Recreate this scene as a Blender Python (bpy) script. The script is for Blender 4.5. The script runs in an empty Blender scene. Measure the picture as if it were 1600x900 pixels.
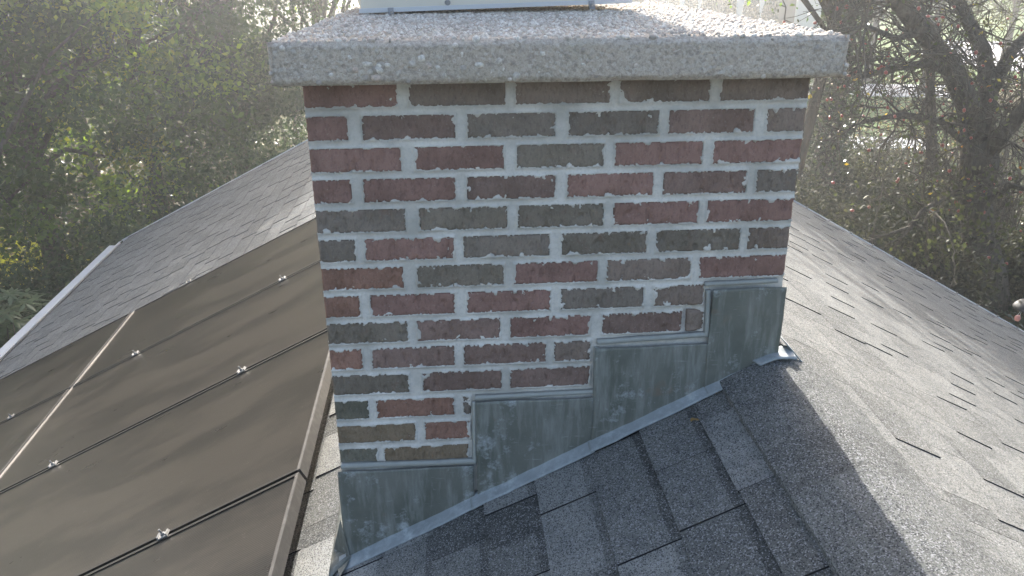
import bpy, math, random
import numpy as np
from mathutils import Vector, Matrix

SC = bpy.context.scene
COL = SC.collection
PI = math.pi
# ------------------------------------------------------------------ camera
CAMZ = 5.6                                   # lens height above the ground (m)
FPX = 1298.0                                 # focal length in pixels of a 1600 px wide frame
def _axes():
    Y = np.array([689 - 800, -107 - 450, FPX]); Y /= np.linalg.norm(Y)
    X = np.array([18000., -617., FPX]); X -= X.dot(Y) * Y; X /= np.linalg.norm(X)
    return np.array([X, Y, np.cross(X, Y)])
AX = _axes()
cd = bpy.data.cameras.new('camera'); cam = bpy.data.objects.new('camera', cd); COL.objects.link(cam)
SC.camera = cam
cd.sensor_width = 36.0; cd.lens = 36.0 * FPX / 1600.0
cd.clip_start = 0.05; cd.clip_end = 2000
_r = np.column_stack([AX[:, 0], -AX[:, 1], -AX[:, 2]])
_m = Matrix([list(_r[i]) + [0] for i in range(3)] + [[0, 0, 0, 1]])
_m.translation = Vector((0, 0, CAMZ)); cam.matrix_world = _m
CO = np.array([0, 0, CAMZ])
def ray(px, py): return AX @ np.array([px - 800., py - 450., FPX])
def atY(px, py, Y):
    r = ray(px, py); return CO + r * (Y / r[1])
def onground(px, py, z=0.0):
    r = ray(px, py); return CO + r * ((z - CAMZ) / r[2])
def project(P):
    q = (np.asarray(P) - CO) @ AX
    return 800 + FPX * q[..., 0] / q[..., 2], 450 + FPX * q[..., 1] / q[..., 2], q[..., 2]
# ------------------------------------------------------------------ sky, sun, exposure
SUN_EL = math.radians(22.0); SUN_AZ = math.radians(2.0)       # azimuth east of the ridge direction (+Y)
w = bpy.data.worlds.new('World'); SC.world = w; w.use_nodes = True
nt = w.node_tree; nt.nodes.clear()
sky = nt.nodes.new('ShaderNodeTexSky'); sky.sky_type = 'NISHITA'; sky.sun_disc = False
sky.sun_elevation = SUN_EL; sky.sun_rotation = SUN_AZ; sky.dust_density = 5.0; sky.air_density = 0.85; sky.ozone_density = 0.2
bgn = nt.nodes.new('ShaderNodeBackground'); bgn.inputs[1].default_value = 0.125
won = nt.nodes.new('ShaderNodeOutputWorld')
nt.links.new(sky.outputs[0], bgn.inputs[0]); nt.links.new(bgn.outputs[0], won.inputs[0])
sd = bpy.data.lights.new('sun', 'SUN'); sun = bpy.data.objects.new('sun', sd); COL.objects.link(sun)
sd.energy = 4.4; sd.angle = math.radians(0.5); sd.color = (1.0, 0.96, 0.90)
sv = Vector((math.sin(SUN_AZ) * math.cos(SUN_EL), math.cos(SUN_AZ) * math.cos(SUN_EL), math.sin(SUN_EL)))
sun.rotation_euler = sv.to_track_quat('Z', 'Y').to_euler(); sun.location = (0, 0, 60)
SC.view_settings.view_transform = 'Standard'; SC.view_settings.look = 'None'
SC.view_settings.exposure = 2.12; SC.view_settings.gamma = 1.0
SC.cycles.max_bounces = 8; SC.cycles.volume_bounces = 0; SC.cycles.transparent_max_bounces = 8

# ------------------------------------------------------------------ numpy noise
rs = np.random.RandomState(7); random.seed(7)
_H = rs.rand(256, 256)
def vnoise(x, y, seed=0):
    x = np.asarray(x, float) + seed * 17.31; y = np.asarray(y, float) + seed * 9.77
    xi = np.floor(x).astype(int); yi = np.floor(y).astype(int)
    fx = x - xi; fy = y - yi; fx = fx * fx * (3 - 2 * fx); fy = fy * fy * (3 - 2 * fy)
    a = _H[xi % 256, yi % 256]; b = _H[(xi + 1) % 256, yi % 256]
    c = _H[xi % 256, (yi + 1) % 256]; d = _H[(xi + 1) % 256, (yi + 1) % 256]
    return (a * (1 - fx) + b * fx) * (1 - fy) + (c * (1 - fx) + d * fx) * fy
def fbm(x, y, seed=0, o=3):
    s = 0; a = 0.5; t = 0
    for k in range(o):
        s = s + a * vnoise(x * 2 ** k, y * 2 ** k, seed + k * 3); t += a; a *= 0.5
    return s / t

# ------------------------------------------------------------------ objects
WP = {}
def wp(o): return WP.get(o.name, np.zeros(3)) if o else np.zeros(3)
def put(o, parent, loc):
    COL.objects.link(o); loc = np.asarray(loc, float)
    if parent: o.parent = parent
    o.location = loc - wp(parent); WP[o.name] = loc
def tag(o, label=None, cat=None, group=None, kind=None):
    if label: o['label'] = label
    if cat: o['category'] = cat
    if group: o['group'] = group
    if kind: o['kind'] = kind
    return o
def thing(name, loc, label, cat, group=None):
    o = bpy.data.objects.new(name, None); o.empty_display_size = 0.2; put(o, None, loc)
    return tag(o, label, cat, group)
def meshdata(name, V, F, mat, smooth=False, tone=None, mats=None, mi=None):
    me = bpy.data.meshes.new(name)
    V = np.asarray(V, np.float32); F = np.asarray(F, np.int32) if not isinstance(F, list) else F
    if isinstance(F, np.ndarray) and F.ndim == 2:
        k = F.shape[1]
        me.vertices.add(len(V)); me.vertices.foreach_set('co', V.ravel())
        me.loops.add(F.size); me.loops.foreach_set('vertex_index', F.ravel())
        me.polygons.add(len(F)); me.polygons.foreach_set('loop_start', np.arange(0, F.size, k, dtype=np.int32))
        me.polygons.foreach_set('loop_total', np.full(len(F), k, np.int32))
    else:
        me.from_pydata([tuple(map(float, v)) for v in V], [], [tuple(f) for f in F])
    me.update(calc_edges=True); me.validate()
    for m in (mats or [mat]): me.materials.append(m)
    if mi is not None: me.polygons.foreach_set('material_index', np.asarray(mi, np.int32))
    if smooth: me.polygons.foreach_set('use_smooth', np.ones(len(me.polygons), bool))
    if tone is not None:
        a = me.attributes.new('tone', 'FLOAT', 'FACE'); a.data.foreach_set('value', np.asarray(tone, np.float32))
    return me
def obj(name, V, F, mat, parent=None, smooth=False, tone=None, kind=None, origin=None, **kw):
    V = np.asarray(V, float)
    c = np.asarray(origin, float) if origin is not None else (V.min(0) + V.max(0)) / 2
    me = meshdata(name, V - c, F, mat, smooth, tone, **kw)
    o = bpy.data.objects.new(name, me); put(o, parent, c)
    if kind: o['kind'] = kind
    return o
class MB:
    def __init__(s): s.V = []; s.F = []; s.T = []
    def add(s, V, F, tone=0.5):
        n = len(s.V); s.V += [tuple(map(float, v)) for v in V]
        s.F += [tuple(i + n for i in f) for f in F]; s.T += [tone] * len(F); return s
    def box(s, a, b, tone=0.5):
        (x0, y0, z0), (x1, y1, z1) = a, b
        V = [(x0, y0, z0), (x1, y0, z0), (x1, y1, z0), (x0, y1, z0), (x0, y0, z1), (x1, y0, z1), (x1, y1, z1), (x0, y1, z1)]
        return s.add(V, BOXF, tone)
    def hexa(s, V, tone=0.5): return s.add(V, BOXF, tone)
    def tube(s, pts, rad, n=8, cap=True, tone=0.5):
        V, F = tube(pts, rad, n, cap); return s.add(V, F, tone)
    def build(s, name, mat, parent=None, **kw):
        return obj(name, s.V, s.F, mat, parent, tone=s.T, **kw)
BOXF = [(0, 3, 2, 1), (4, 5, 6, 7), (0, 1, 5, 4), (1, 2, 6, 5), (2, 3, 7, 6), (3, 0, 4, 7)]
def tube(pts, rad, n=8, cap=True):
    pts = [np.asarray(p, float) for p in pts]
    if not hasattr(rad, '__len__'): rad = [rad] * len(pts)
    V = []; F = []; prev = np.array([0.31, 0.2, 0.93])
    for i, p in enumerate(pts):
        t = pts[min(i + 1, len(pts) - 1)] - pts[max(i - 1, 0)]; t = t / (np.linalg.norm(t) + 1e-9)
        u = np.cross(t, prev)
        if np.linalg.norm(u) < 1e-3: u = np.cross(t, [1, 0, 0])
        u /= np.linalg.norm(u); v = np.cross(t, u); prev = np.cross(u, t) * 1.0
        prev = v * 0 + np.cross(u, t)
        prev = -np.cross(t, u)
        for k in range(n):
            a = 2 * PI * k / n; V.append(p + rad[i] * (math.cos(a) * u + math.sin(a) * v))
    for i in range(len(pts) - 1):
        for k in range(n):
            a = i * n + k; b = i * n + (k + 1) % n; F.append((a, b, b + n, a + n))
    if cap: F.append(tuple(range(n))[::-1]); F.append(tuple(range((len(pts) - 1) * n, len(pts) * n)))
    return V, F
def sheet(P, nx, ny, fn=None):
    """P: four corners (a,b,c,d) ; bilinear grid, fn(u,v,xyz)->offset"""
    u, v = np.meshgrid(np.linspace(0, 1, nx + 1), np.linspace(0, 1, ny + 1)); u = u.ravel()[:, None]; v = v.ravel()[:, None]
    a, b, c, d = [np.asarray(p, float) for p in P]
    X = a * (1 - u) * (1 - v) + b * u * (1 - v) + c * u * v + d * (1 - u) * v
    if fn is not None: X = X + fn(u[:, 0], v[:, 0], X)
    i, j = np.meshgrid(np.arange(nx), np.arange(ny)); q = (j * (nx + 1) + i).ravel()
    return X, np.column_stack([q, q + 1, q + nx + 2, q + nx + 1])
def slab(P, nx, ny, nrm, th, fn=None):
    """closed sheet with thickness th along -nrm"""
    X, F = sheet(P, nx, ny, fn); n = len(X); nrm = np.asarray(nrm, float)
    B = X - nrm * th; W_ = nx + 1
    rim = [i for i in range(W_)] + [W_ * (j + 1) - 1 for j in range(1, ny + 1)] + [W_ * ny + i for i in range(nx - 1, -1, -1)] + [W_ * j for j in range(ny - 1, 0, -1)]
    S = [(rim[k], rim[k] + n, rim[(k + 1) % len(rim)] + n, rim[(k + 1) % len(rim)]) for k in range(len(rim))]
    return np.vstack([X, B]), np.vstack([F, F[:, ::-1] + n, np.array(S)])

# ------------------------------------------------------------------ materials
class N:
    def __init__(s, name):
        s.m = bpy.data.materials.new(name); s.m.use_nodes = True; s.t = s.m.node_tree; s.t.nodes.clear()
        s.out = s.n('ShaderNodeOutputMaterial')
    def n(s, typ, **kw):
        x = s.t.nodes.new(typ)
        for k, v in kw.items(): setattr(x, k, v)
        return x
    def l(s, a, b): s.t.links.new(a, b)
    def val(s, sock, v):
        if hasattr(v, 'links') or hasattr(v, 'is_linked'): s.l(v, sock)
        else: sock.default_value = v
    def coord(s, kind='Object'): return s.n('ShaderNodeTexCoord').outputs[kind]
    def world(s): return s.n('ShaderNodeNewGeometry').outputs['Position']
    def mapv(s, v, scale=(1, 1, 1), rot=(0, 0, 0)):
        x = s.n('ShaderNodeMapping'); s.l(v, x.inputs[0]); x.inputs['Scale'].default_value = scale; x.inputs['Rotation'].default_value = rot
        return x.outputs[0]
    def noise(s, v, scale, detail=3, rough=0.55, out='Fac'):
        x = s.n('ShaderNodeTexNoise'); s.l(v, x.inputs['Vector']); x.inputs['Scale'].default_value = scale
        x.inputs['Detail'].default_value = detail; x.inputs['Roughness'].default_value = rough; return x.outputs[out]
    def vor(s, v, scale, out='Distance', feature='F1'):
        x = s.n('ShaderNodeTexVoronoi'); x.feature = feature; s.l(v, x.inputs['Vector']); x.inputs['Scale'].default_value = scale; return x.outputs[out]
    def ramp(s, f, stops):
        x = s.n('ShaderNodeValToRGB'); s.l(f, x.inputs[0]); e = x.color_ramp.elements
        while len(e) < len(stops): e.new(0.5)
        for i, (p, c) in enumerate(stops):
            e[i].position = p; e[i].color = (c if hasattr(c, '__len__') else (c, c, c)) + (1,) if not (hasattr(c, '__len__') and len(c) == 4) and hasattr(c, '__len__') else (c, c, c, 1)
        return x.outputs[0]
    def mix(s, f, a, b, mode='MIX'):
        x = s.n('ShaderNodeMix'); x.data_type = 'RGBA'; x.blend_type = mode
        for i, v in ((0, f), (6, a), (7, b)):
            if hasattr(v, 'is_linked'): s.l(v, x.inputs[i])
            else: x.inputs[i].default_value = v if not (hasattr(v, '__len__') and len(v) == 3) else tuple(v) + (1,)
        return x.outputs[2]
    def math(s, op, a, b=None, clamp=False):
        x = s.n('ShaderNodeMath'); x.operation = op; x.use_clamp = clamp; s.val(x.inputs[0], a)
        if b is not None: s.val(x.inputs[1], b)
        return x.outputs[0]
    def attr(s, name, out='Fac'):
        x = s.n('ShaderNodeAttribute'); x.attribute_name = name; return x.outputs[out]
    def bump(s, h, strength=0.5, dist=0.002, nrm=None):
        x = s.n('ShaderNodeBump'); s.l(h, x.inputs['Height']); x.inputs['Strength'].default_value = strength; x.inputs['Distance'].default_value = dist
        if nrm is not None: s.l(nrm, x.inputs['Normal'])
        return x.outputs[0]
    def bsdf(s, col, rough=0.8, bump=None, metal=0.0, spec=0.3, coat=0):
        x = s.n('ShaderNodeBsdfPrincipled')
        for i, v in (('Base Color', col), ('Roughness', rough), ('Metallic', metal), ('Specular IOR Level', spec), ('Coat Weight', coat)):
            if hasattr(v, 'is_linked'): s.l(v, x.inputs[i])
            else: x.inputs[i].default_value = v if not hasattr(v, '__len__') else tuple(v) + (1,)
        if bump is not None: s.l(bump, x.inputs['Normal'])
        s.l(x.outputs[0], s.out.inputs[0]); return s.m

def m_brick():
    k = N('rough_brick'); w_ = k.world(); oi = k.n('ShaderNodeObjectInfo')
    n1 = k.noise(w_, 14, 4); n2 = k.noise(k.mapv(w_, (1, 1, .5)), 170, 4, .75); n3 = k.noise(w_, 38, 3)
    c = k.mix(k.ramp(n1, [(.38, 0.), (.66, 1.)]), oi.outputs['Color'], k.mix(1.0, oi.outputs['Color'], (.74, .74, .72), 'MULTIPLY'))
    c = k.mix(k.math('MULTIPLY', k.ramp(n3, [(.56, 0.), (.72, 1.)]), .3), c, (.22, .13, .10))
    c = k.mix(k.ramp(n2, [(.28, .75), (.5, 0.)]), c, k.mix(1.0, c, (.5, .5, .5), 'MULTIPLY'))
    dust = k.math('MULTIPLY', k.ramp(k.noise(w_, 260, 2, .6), [(.62, 0.), (.75, 1.)]), .35)
    c = k.mix(dust, c, (.42, .40, .37))
    return k.bsdf(c, .92, k.bump(n2, .9, .004), spec=.15)
def m_mortar():
    k = N('mortar'); w_ = k.world(); n1 = k.ramp(k.noise(w_, 9, 5, .65), [(.35, 0.), (.62, 1.)]); n2 = k.noise(w_, 170, 4, .7)
    c = k.mix(n1, (.41, .39, .35), (.62, .59, .54)); c = k.mix(k.ramp(n2, [(.3, .5), (.5, 0.)]), c, (.36, .35, .33))
    c = k.mix(k.ramp(k.noise(k.mapv(w_, (1, 1, 3)), 22, 3), [(.6, 0.), (.75, .5)]), c, (.40, .40, .37))
    return k.bsdf(c, .95, k.bump(n2, .5, .002), spec=.1)
def m_conc():
    k = N('exposed_aggregate_concrete'); w_ = k.world(); n1 = k.noise(w_, 6, 4); n2 = k.noise(w_, 120, 4, .7)
    v = k.vor(w_, 150, 'Color'); sep = k.n('ShaderNodeSeparateColor'); k.l(v, sep.inputs[0])
    c = k.mix(n1, (.42, .36, .30), (.55, .485, .41)); c = k.mix(k.ramp(n2, [(.35, .6), (.5, 0.)]), c, (.20, .18, .16))
    c = k.mix(k.ramp(sep.outputs[0], [(.8, 0.), (.85, .4)]), c, (.60, .56, .50))
    c = k.mix(k.ramp(sep.outputs[1], [(.84, 0.), (.9, .35)]), c, (.20, .17, .15))
    c = k.mix(k.ramp(k.noise(w_, 420, 3, .8), [(.36, .5), (.5, 0.)]), c, (.20, .18, .16))
    c = k.mix(k.ramp(k.noise(w_, 3.5, 3), [(.5, 0.), (.7, .4)]), c, (.24, .24, .17))
    h = k.math('ADD', n2, k.math('MULTIPLY', k.vor(w_, 170), .8))
    return k.bsdf(c, .95, k.bump(h, .8, .003), spec=.15)
def m_pebble():
    k = N('aggregate_pebble'); t = k.attr('tone'); w_ = k.world()
    c = k.ramp(t, [(0, (.34, .30, .26)), (.3, (.52, .47, .41)), (.6, (.64, .59, .52)), (.85, (.75, .72, .67)), (1, (.54, .42, .34))])
    c = k.mix(k.ramp(k.noise(w_, 200, 3), [(.4, .5), (.6, 0.)]), c, (.25, .23, .2))
    return k.bsdf(c, .75, k.bump(k.noise(w_, 400, 2), .4, .001), spec=.25)
def m_shingle(name='asphalt_shingle', dark=(.066, .070, .066), light=(.33, .335, .315), warm=(.18, .175, .16)):
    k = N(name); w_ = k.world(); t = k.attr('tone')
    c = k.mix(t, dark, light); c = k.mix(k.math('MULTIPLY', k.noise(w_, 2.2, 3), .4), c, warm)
    g = k.noise(w_, 520, 2, .8); g2 = k.vor(w_, 420, 'Color'); sp = k.n('ShaderNodeSeparateColor'); k.l(g2, sp.inputs[0])
    c = k.mix(k.ramp(sp.outputs[0], [(.72, 0.), (.9, .75)]), c, (.34, .34, .35))
    c = k.mix(k.ramp(sp.outputs[1], [(.6, 0.), (.85, .7)]), c, (.018, .02, .024))
    c = k.mix(k.ramp(k.noise(w_, 18, 4), [(.35, .45), (.55, 0.)]), c, k.mix(1.0, c, (.6, .62, .65), 'MULTIPLY'))
    return k.bsdf(c, .95, k.bump(k.math('ADD', g, sp.outputs[2]), .7, .0015), spec=.1)
def m_lead(name, a, b, c3, rough=.75, metal=.08):
    k = N(name); w_ = k.world()
    n1 = k.noise(w_, 7, 5, .6); n2 = k.noise(k.mapv(w_, (1, 1, .16)), 45, 4, .65); n3 = k.noise(k.mapv(w_, (.12, 1, 1)), 160, 3, .7)
    c = k.mix(k.ramp(n1, [(.3, 0.), (.7, 1.)]), a, b)
    c = k.mix(k.ramp(n2, [(.46, 0.), (.72, .6)]), c, c3)
    c = k.mix(k.ramp(n3, [(.64, 0.), (.78, .25)]), c, (.55, .57, .57))
    c = k.mix(k.ramp(k.noise(w_, 13, 5, .75), [(.56, 0.), (.72, .65)]), c, (.5, .54, .55))
    c = k.mix(k.ramp(k.noise(w_, 11, 3), [(.66, 0.), (.78, .5)]), c, (.22, .14, .09))
    return k.bsdf(c, rough, k.bump(k.math('ADD', n1, k.math('MULTIPLY', n2, .4)), .5, .004), metal=metal, spec=.25)
def m_panel():
    k = N('solar_glass'); w_ = k.coord('Object')
    n1 = k.noise(k.mapv(w_, (.7, 2.6, 1), (0, 0, .22)), 2.0, 6, .68); n2 = k.noise(w_, 60, 4, .7)
    wv = k.n('ShaderNodeTexWave'); wv.bands_direction = 'Y'; k.l(w_, wv.inputs[0]); wv.inputs['Scale'].default_value = 38; wv.inputs['Distortion'].default_value = 1.0
    wv.inputs['Detail Scale'].default_value = 6
    c = k.mix(k.ramp(n1, [(.44, 0.), (.56, 1.)]), (.016, .0145, .013), (.031, .027, .0225))
    c = k.mix(k.math('MULTIPLY', wv.outputs['Fac'], .3), c, (.06, .055, .048))
    c = k.mix(k.ramp(n2, [(.62, 0.), (.8, .3)]), c, (.16, .15, .13))
    r = k.ramp(n1, [(.3, .27), (.7, .30)])
    return k.bsdf(c, r, k.bump(wv.outputs['Fac'], .12, .001), spec=.12)
def m_plain(name, col, rough=.6, metal=0., amp=.25, sc=30, spec=.35, bump=.2):
    k = N(name); w_ = k.world(); n1 = k.noise(w_, sc, 4); n2 = k.noise(w_, sc * .18, 3)
    f = k.math('MULTIPLY', k.math('ADD', n1, n2), amp)
    c = k.mix(f, col, tuple(v * .45 for v in col))
    return k.bsdf(c, rough, k.bump(n1, bump, .002), metal=metal, spec=spec)
def m_leaf(name, stops, trans=.45, rough=.45, spec=.35):
    k = N(name); t = k.attr('tone'); c = k.ramp(t, stops)
    c = k.mix(k.math('MULTIPLY', k.noise(k.world(), 9, 3), .6), c, k.mix(1.0, c, (.6, .68, .6), 'MULTIPLY'))
    b = k.n('ShaderNodeBsdfPrincipled'); k.l(c, b.inputs['Base Color']); b.inputs['Roughness'].default_value = rough; b.inputs['Specular IOR Level'].default_value = spec
    tr = k.n('ShaderNodeBsdfTranslucent'); k.l(k.mix(1.0, c, (1.7, 1.75, .7), 'MULTIPLY'), tr.inputs[0])
    mx = k.n('ShaderNodeMixShader'); mx.inputs[0].default_value = trans; k.l(b.outputs[0], mx.inputs[1]); k.l(tr.outputs[0], mx.inputs[2])
    k.l(mx.outputs[0], k.out.inputs[0]); return k.m
def m_bark(name, a, b, sc=9):
    k = N(name); w_ = k.world(); n = k.noise(k.mapv(w_, (1, 1, .22)), sc, 5, .7); n2 = k.noise(w_, sc * 4, 4, .7)
    c = k.mix(k.ramp(n, [(.35, 0.), (.65, 1.)]), a, b)
    return k.bsdf(c, .95, k.bump(k.math('ADD', n, k.math('MULTIPLY', n2, .5)), 1.0, .03), spec=.1)
def m_ground():
    k = N('leaf_litter_ground'); w_ = k.world(); n1 = k.noise(w_, .22, 4); n2 = k.noise(w_, 3.5, 5, .7); v = k.vor(w_, 16, 'Color')
    s = k.n('ShaderNodeSeparateColor'); k.l(v, s.inputs[0])
    c = k.mix(k.ramp(n2, [(.35, 0.), (.65, 1.)]), (.035, .045, .018), (.085, .075, .04))
    c = k.mix(k.ramp(n1, [(.45, 0.), (.6, 1.)]), c, (.05, .075, .022))
    c = k.mix(k.ramp(s.outputs[0], [(.75, 0.), (.8, .6)]), c, (.17, .105, .05))
    return k.bsdf(c, 1.0, k.bump(k.noise(w_, 25, 4, .8), 1.0, .05), spec=.05)
def m_grass():
    k = N('mown_grass'); w_ = k.world(); n1 = k.noise(w_, .6, 4); n2 = k.noise(w_, 30, 4, .8)
    c = k.mix(n1, (.075, .13, .03), (.13, .19, .06)); c = k.mix(k.ramp(n2, [(.35, .6), (.55, 0.)]), c, (.04, .06, .02))
    return k.bsdf(c, 1.0, k.bump(n2, 1.0, .04), spec=.05)
M = dict(
    edge=m_plain('asphalt_cut_edge', (.035, .035, .038), .95, 0, .3, 80, .05),
    brick=m_brick(), mortar=m_mortar(), conc=m_conc(), pebble=m_pebble(), shingle=m_shingle(),
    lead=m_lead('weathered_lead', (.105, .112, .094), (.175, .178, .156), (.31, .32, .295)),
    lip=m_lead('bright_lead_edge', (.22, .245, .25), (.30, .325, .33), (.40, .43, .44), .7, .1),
    caulk=m_plain('grey_caulk', (.40, .41, .38), .8, 0, .4, 60, .2, .6), panel=m_panel(),
    frame=m_plain('dark_anodised_frame', (.05, .048, .045), .42, .6, .5, 60, .4, .3),
    skirt=m_plain('dusty_frame_side', (.17, .16, .15), .6, .35, .9, 45, .3, .5),
    steelr=m_plain('worn_bare_rail', (.50, .46, .41), .5, .3, .4, 45, .4, .3),
    steel=m_plain('bright_clamp_steel', (.34, .34, .34), .6, .8, .3, 80, .5, .1),
    cream=m_plain('cream_sheet_metal', (.70, .66, .56), .45, .1, .22, 9, .4, .1),
    white=m_plain('white_painted_metal', (.58, .60, .62), .45, .1, .2, 14, .4, .05),
    siding=m_plain('pale_siding', (.55, .58, .62), .7, 0, .2, 5), roofdeck=m_plain('roofing_felt', (.03, .03, .033), .95, 0, .3, 20),
    bark=m_bark('grey_bark', (.035, .031, .026), (.11, .10, .085)), barkr=m_bark('brown_bark', (.035, .027, .021), (.085, .068, .055)),
    barkp=m_bark('pale_bark', (.30, .28, .26), (.46, .44, .41), 6), twig=m_plain('twig_bark', (.10, .082, .07), .9, 0, .4, 20),
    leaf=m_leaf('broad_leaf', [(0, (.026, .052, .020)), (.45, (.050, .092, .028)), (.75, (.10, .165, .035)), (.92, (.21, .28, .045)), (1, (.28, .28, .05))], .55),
    leafb=m_leaf('bluish_leaf', [(0, (.026, .048, .028)), (.6, (.055, .090, .050)), (1, (.10, .135, .065))], .35, .6, .25),
    dull=m_leaf('shade_toned_leaf', [(0, (.022, .026, .020)), (.6, (.045, .048, .036)), (1, (.10, .095, .07))], .2, .75, .15),  # undergrowth shade put into the leaf colour, darker and greyer where sun still reaches
    ivy=m_leaf('ivy_leaf', [(0, (.016, .032, .014)), (.7, (.045, .07, .03)), (1, (.10, .13, .06))], .25, .3, .6),
    rhodo=m_leaf('rhododendron_leaf', [(0, (.045, .075, .04)), (.6, (.09, .135, .07)), (1, (.15, .18, .09))], .25, .35, .5),
    aut=m_leaf('autumn_leaf', [(0, (.05, .055, .03)), (.55, (.065, .078, .042)), (.88, (.14, .14, .05)), (.96, (.36, .26, .05)), (1, (.30, .12, .05))], .4, .6, .2),
    fruit=m_plain('red_fruit', (.30, .06, .05), .4, 0, .35, 20, .5, .05), ground=m_ground(), grass=m_grass(),
    path=m_plain('pale_concrete_path', (.56, .58, .62), .9, 0, .3, 2), dark=m_plain('dark_plastic', (.03, .032, .035), .65, 0, .2, 20),
    pink=m_plain('faded_red_plastic', (.55, .25, .22), .5, 0, .3, 30), glass=m_plain('dark_window', (.03, .035, .04), .1, 0, .1, 4, .6, 0),
    asphalt=m_plain('grey_road', (.07, .07, .072), .95, 0, .3, 8), straw=m_leaf('fallen_leaf', [(0, (.10, .06, .03)), (.5, (.22, .12, .05)), (1, (.34, .22, .08))], .3),
)

# ------------------------------------------------------------------ ground, lawn, paths
def ground_sheet(name, pts, mat, z, kind='structure'):
    o = obj(name, [(p[0], p[1], z) for p in pts], [tuple(range(len(pts)))], mat, kind=kind); return o
ground_sheet('ground', [(-400, -120), (400, -120), (400, 500), (-400, 500)], M['ground'], 0.0)
lawn_pts = [onground(1180, 236), onground(1500, 236), onground(1560, 120), onground(1180, 120)]
ground_sheet('lawn', lawn_pts, M['grass'], 0.006)
def path_strip(y0, y1, xa, xb, name='path'):
    P = [onground(xa, y0), onground(xb, y0 + 6), onground(xb, y1 + 4), onground(xa, y1)]
    a = [(p[0], p[1], .012) for p in P]; V = a + [(p[0], p[1], .05) for p in P]
    return obj(name, V, BOXF, M['path'], kind='structure')
path_strip(231, 214, 1200, 1446); path_strip(148, 131, 1230, 1500)
ground_sheet('far_lawn', [onground(1000, 108), onground(1700, 125), onground(1750, -45), onground(940, -45)], M['grass'], 0.008)
ground_sheet('driveway', [onground(1440, 92), onground(1700, 128), onground(1700, 70), onground(1440, 62)], M['path'], 0.016)
ground_sheet('road', [(-200, 96), (200, 96), (200, 103), (-200, 103)], M['asphalt'], 0.02)

# ------------------------------------------------------------------ roof frame of reference
DFACE = 1.737                                 # distance of the chimney face along the ridge
def fc(px, py):
    p = atY(px, py, DFACE); return p[0], p[2]
TL = .513; TR = .555
_rc = atY(1215, 555, DFACE); RX = float(_rc[0]); RZ = float(_rc[2])
cL, sL = math.cos(math.atan(TL)), math.sin(math.atan(TL)); cR, sR = math.cos(math.atan(TR)), math.sin(math.atan(TR))
def LP(s, y, h=0.0): return np.array([RX - s * cL - h * sL, y, RZ - s * sL + h * cL])
def RP(s, y, h=0.0): return np.array([RX + s * cR + h * sR, y, RZ - s * sR + h * cR])
NL = np.array([-sL, 0, cL]); NR = np.array([sR, 0, cR])
SMAX_L = (RX + 3.86) / cL; SMAX_R = 5.6
def rakeL(s): return 9.25 + .05 * s
def unR(px, py):
    r = ray(px, py); n = np.array([TR, 0, 1.]); t = ((RZ - CAMZ) + TR * RX) / (n @ r); P = CO + r * t
    return (P[0] - RX) / cR, P[1]
_a = unR(1235, 312); _b = unR(1600, 520)
def rakeR(s): return _a[1] + (_b[1] - _a[1]) * (s - _a[0]) / (_b[0] - _a[0])
YN = -2.2
house = thing('house', (0, 3.5, 0), 'grey shingled gable roof of a house, with the brick chimney rising through it', 'house')
# decks
def deck(PF, smax, rake, nm):
    V, F = slab([PF(0, YN, -.012), PF(0, rake(0), -.012), PF(smax, rake(smax), -.012), PF(smax, YN, -.012)], 4, 4, NL if PF is LP else NR, .12)
    return obj(nm, V, F, M['roofdeck'], house)
slopeL = deck(LP, SMAX_L, rakeL, 'roof_slope'); slopeR = deck(RP, SMAX_R, rakeR, 'roof_slope')
# walls with a gable
xl = LP(SMAX_L - .35, 0)[0]; xr = RP(SMAX_R - .35, 0)[0]
mb = MB(); mb.box((xl, YN + .3, 0), (xl + .15, 9.0, LP(SMAX_L - .35, 0)[2] - .16)); mb.build('wall', M['siding'], house)
mb = MB(); mb.box((xr - .15, YN + .3, 0), (xr, 7.0, RP(SMAX_R - .35, 0)[2] - .16)); mb.build('wall', M['siding'], house)
for ya, yb in ((YN + .3, YN + .45), (6.3, 6.45)):
    prof = [(xl + .15, 0), (xr - .15, 0), (xr - .15, RP(SMAX_R - .5, 0)[2] - .2), (RX, RZ - .2), (xl + .15, LP(SMAX_L - .5, 0)[2] - .2)]
    V = [(x, ya, z) for x, z in prof] + [(x, yb, z) for x, z in prof]
    F = [tuple(range(5)), tuple(range(5, 10))[::-1]] + [(i, i + 5, (i + 1) % 5 + 5, (i + 1) % 5) for i in range(5)]
    obj('wall', V, F, M['siding'], house)
# drip edges
def trim(a, b, n, out, name, hw=.03, drop=.09):
    """L shaped metal: a-b edge line, n up normal, out outward direction"""
    a, b, n, out = [np.asarray(v, float) for v in (a, b, n, out)]
    mb = MB(); t = .004
    V = [a - out * hw, b - out * hw, b + out * .024, a + out * .024]
    mb.hexa([v + n * .004 for v in V] + [v + n * (.004 + t) for v in V])
    V = [a + out * .0245, b + out * .0245, b + out * .030, a + out * .030]
    mb.hexa([v - n * drop for v in V] + [v + n * .012 for v in V])
    return mb.build(name, M['white'], house)
trim(LP(SMAX_L, YN), LP(SMAX_L, rakeL(SMAX_L)), NL, LP(1, 0) - LP(0, 0), 'eave_drip_edge', .006)
trim(RP(SMAX_R, YN), RP(SMAX_R, rakeR(SMAX_R)), NR, RP(1, 0) - RP(0, 0), 'eave_drip_edge')
trim(LP(.1, rakeL(.1)), LP(SMAX_L, rakeL(SMAX_L)), NL, (0, 1, 0), 'rake_drip_edge', -.005)
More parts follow.
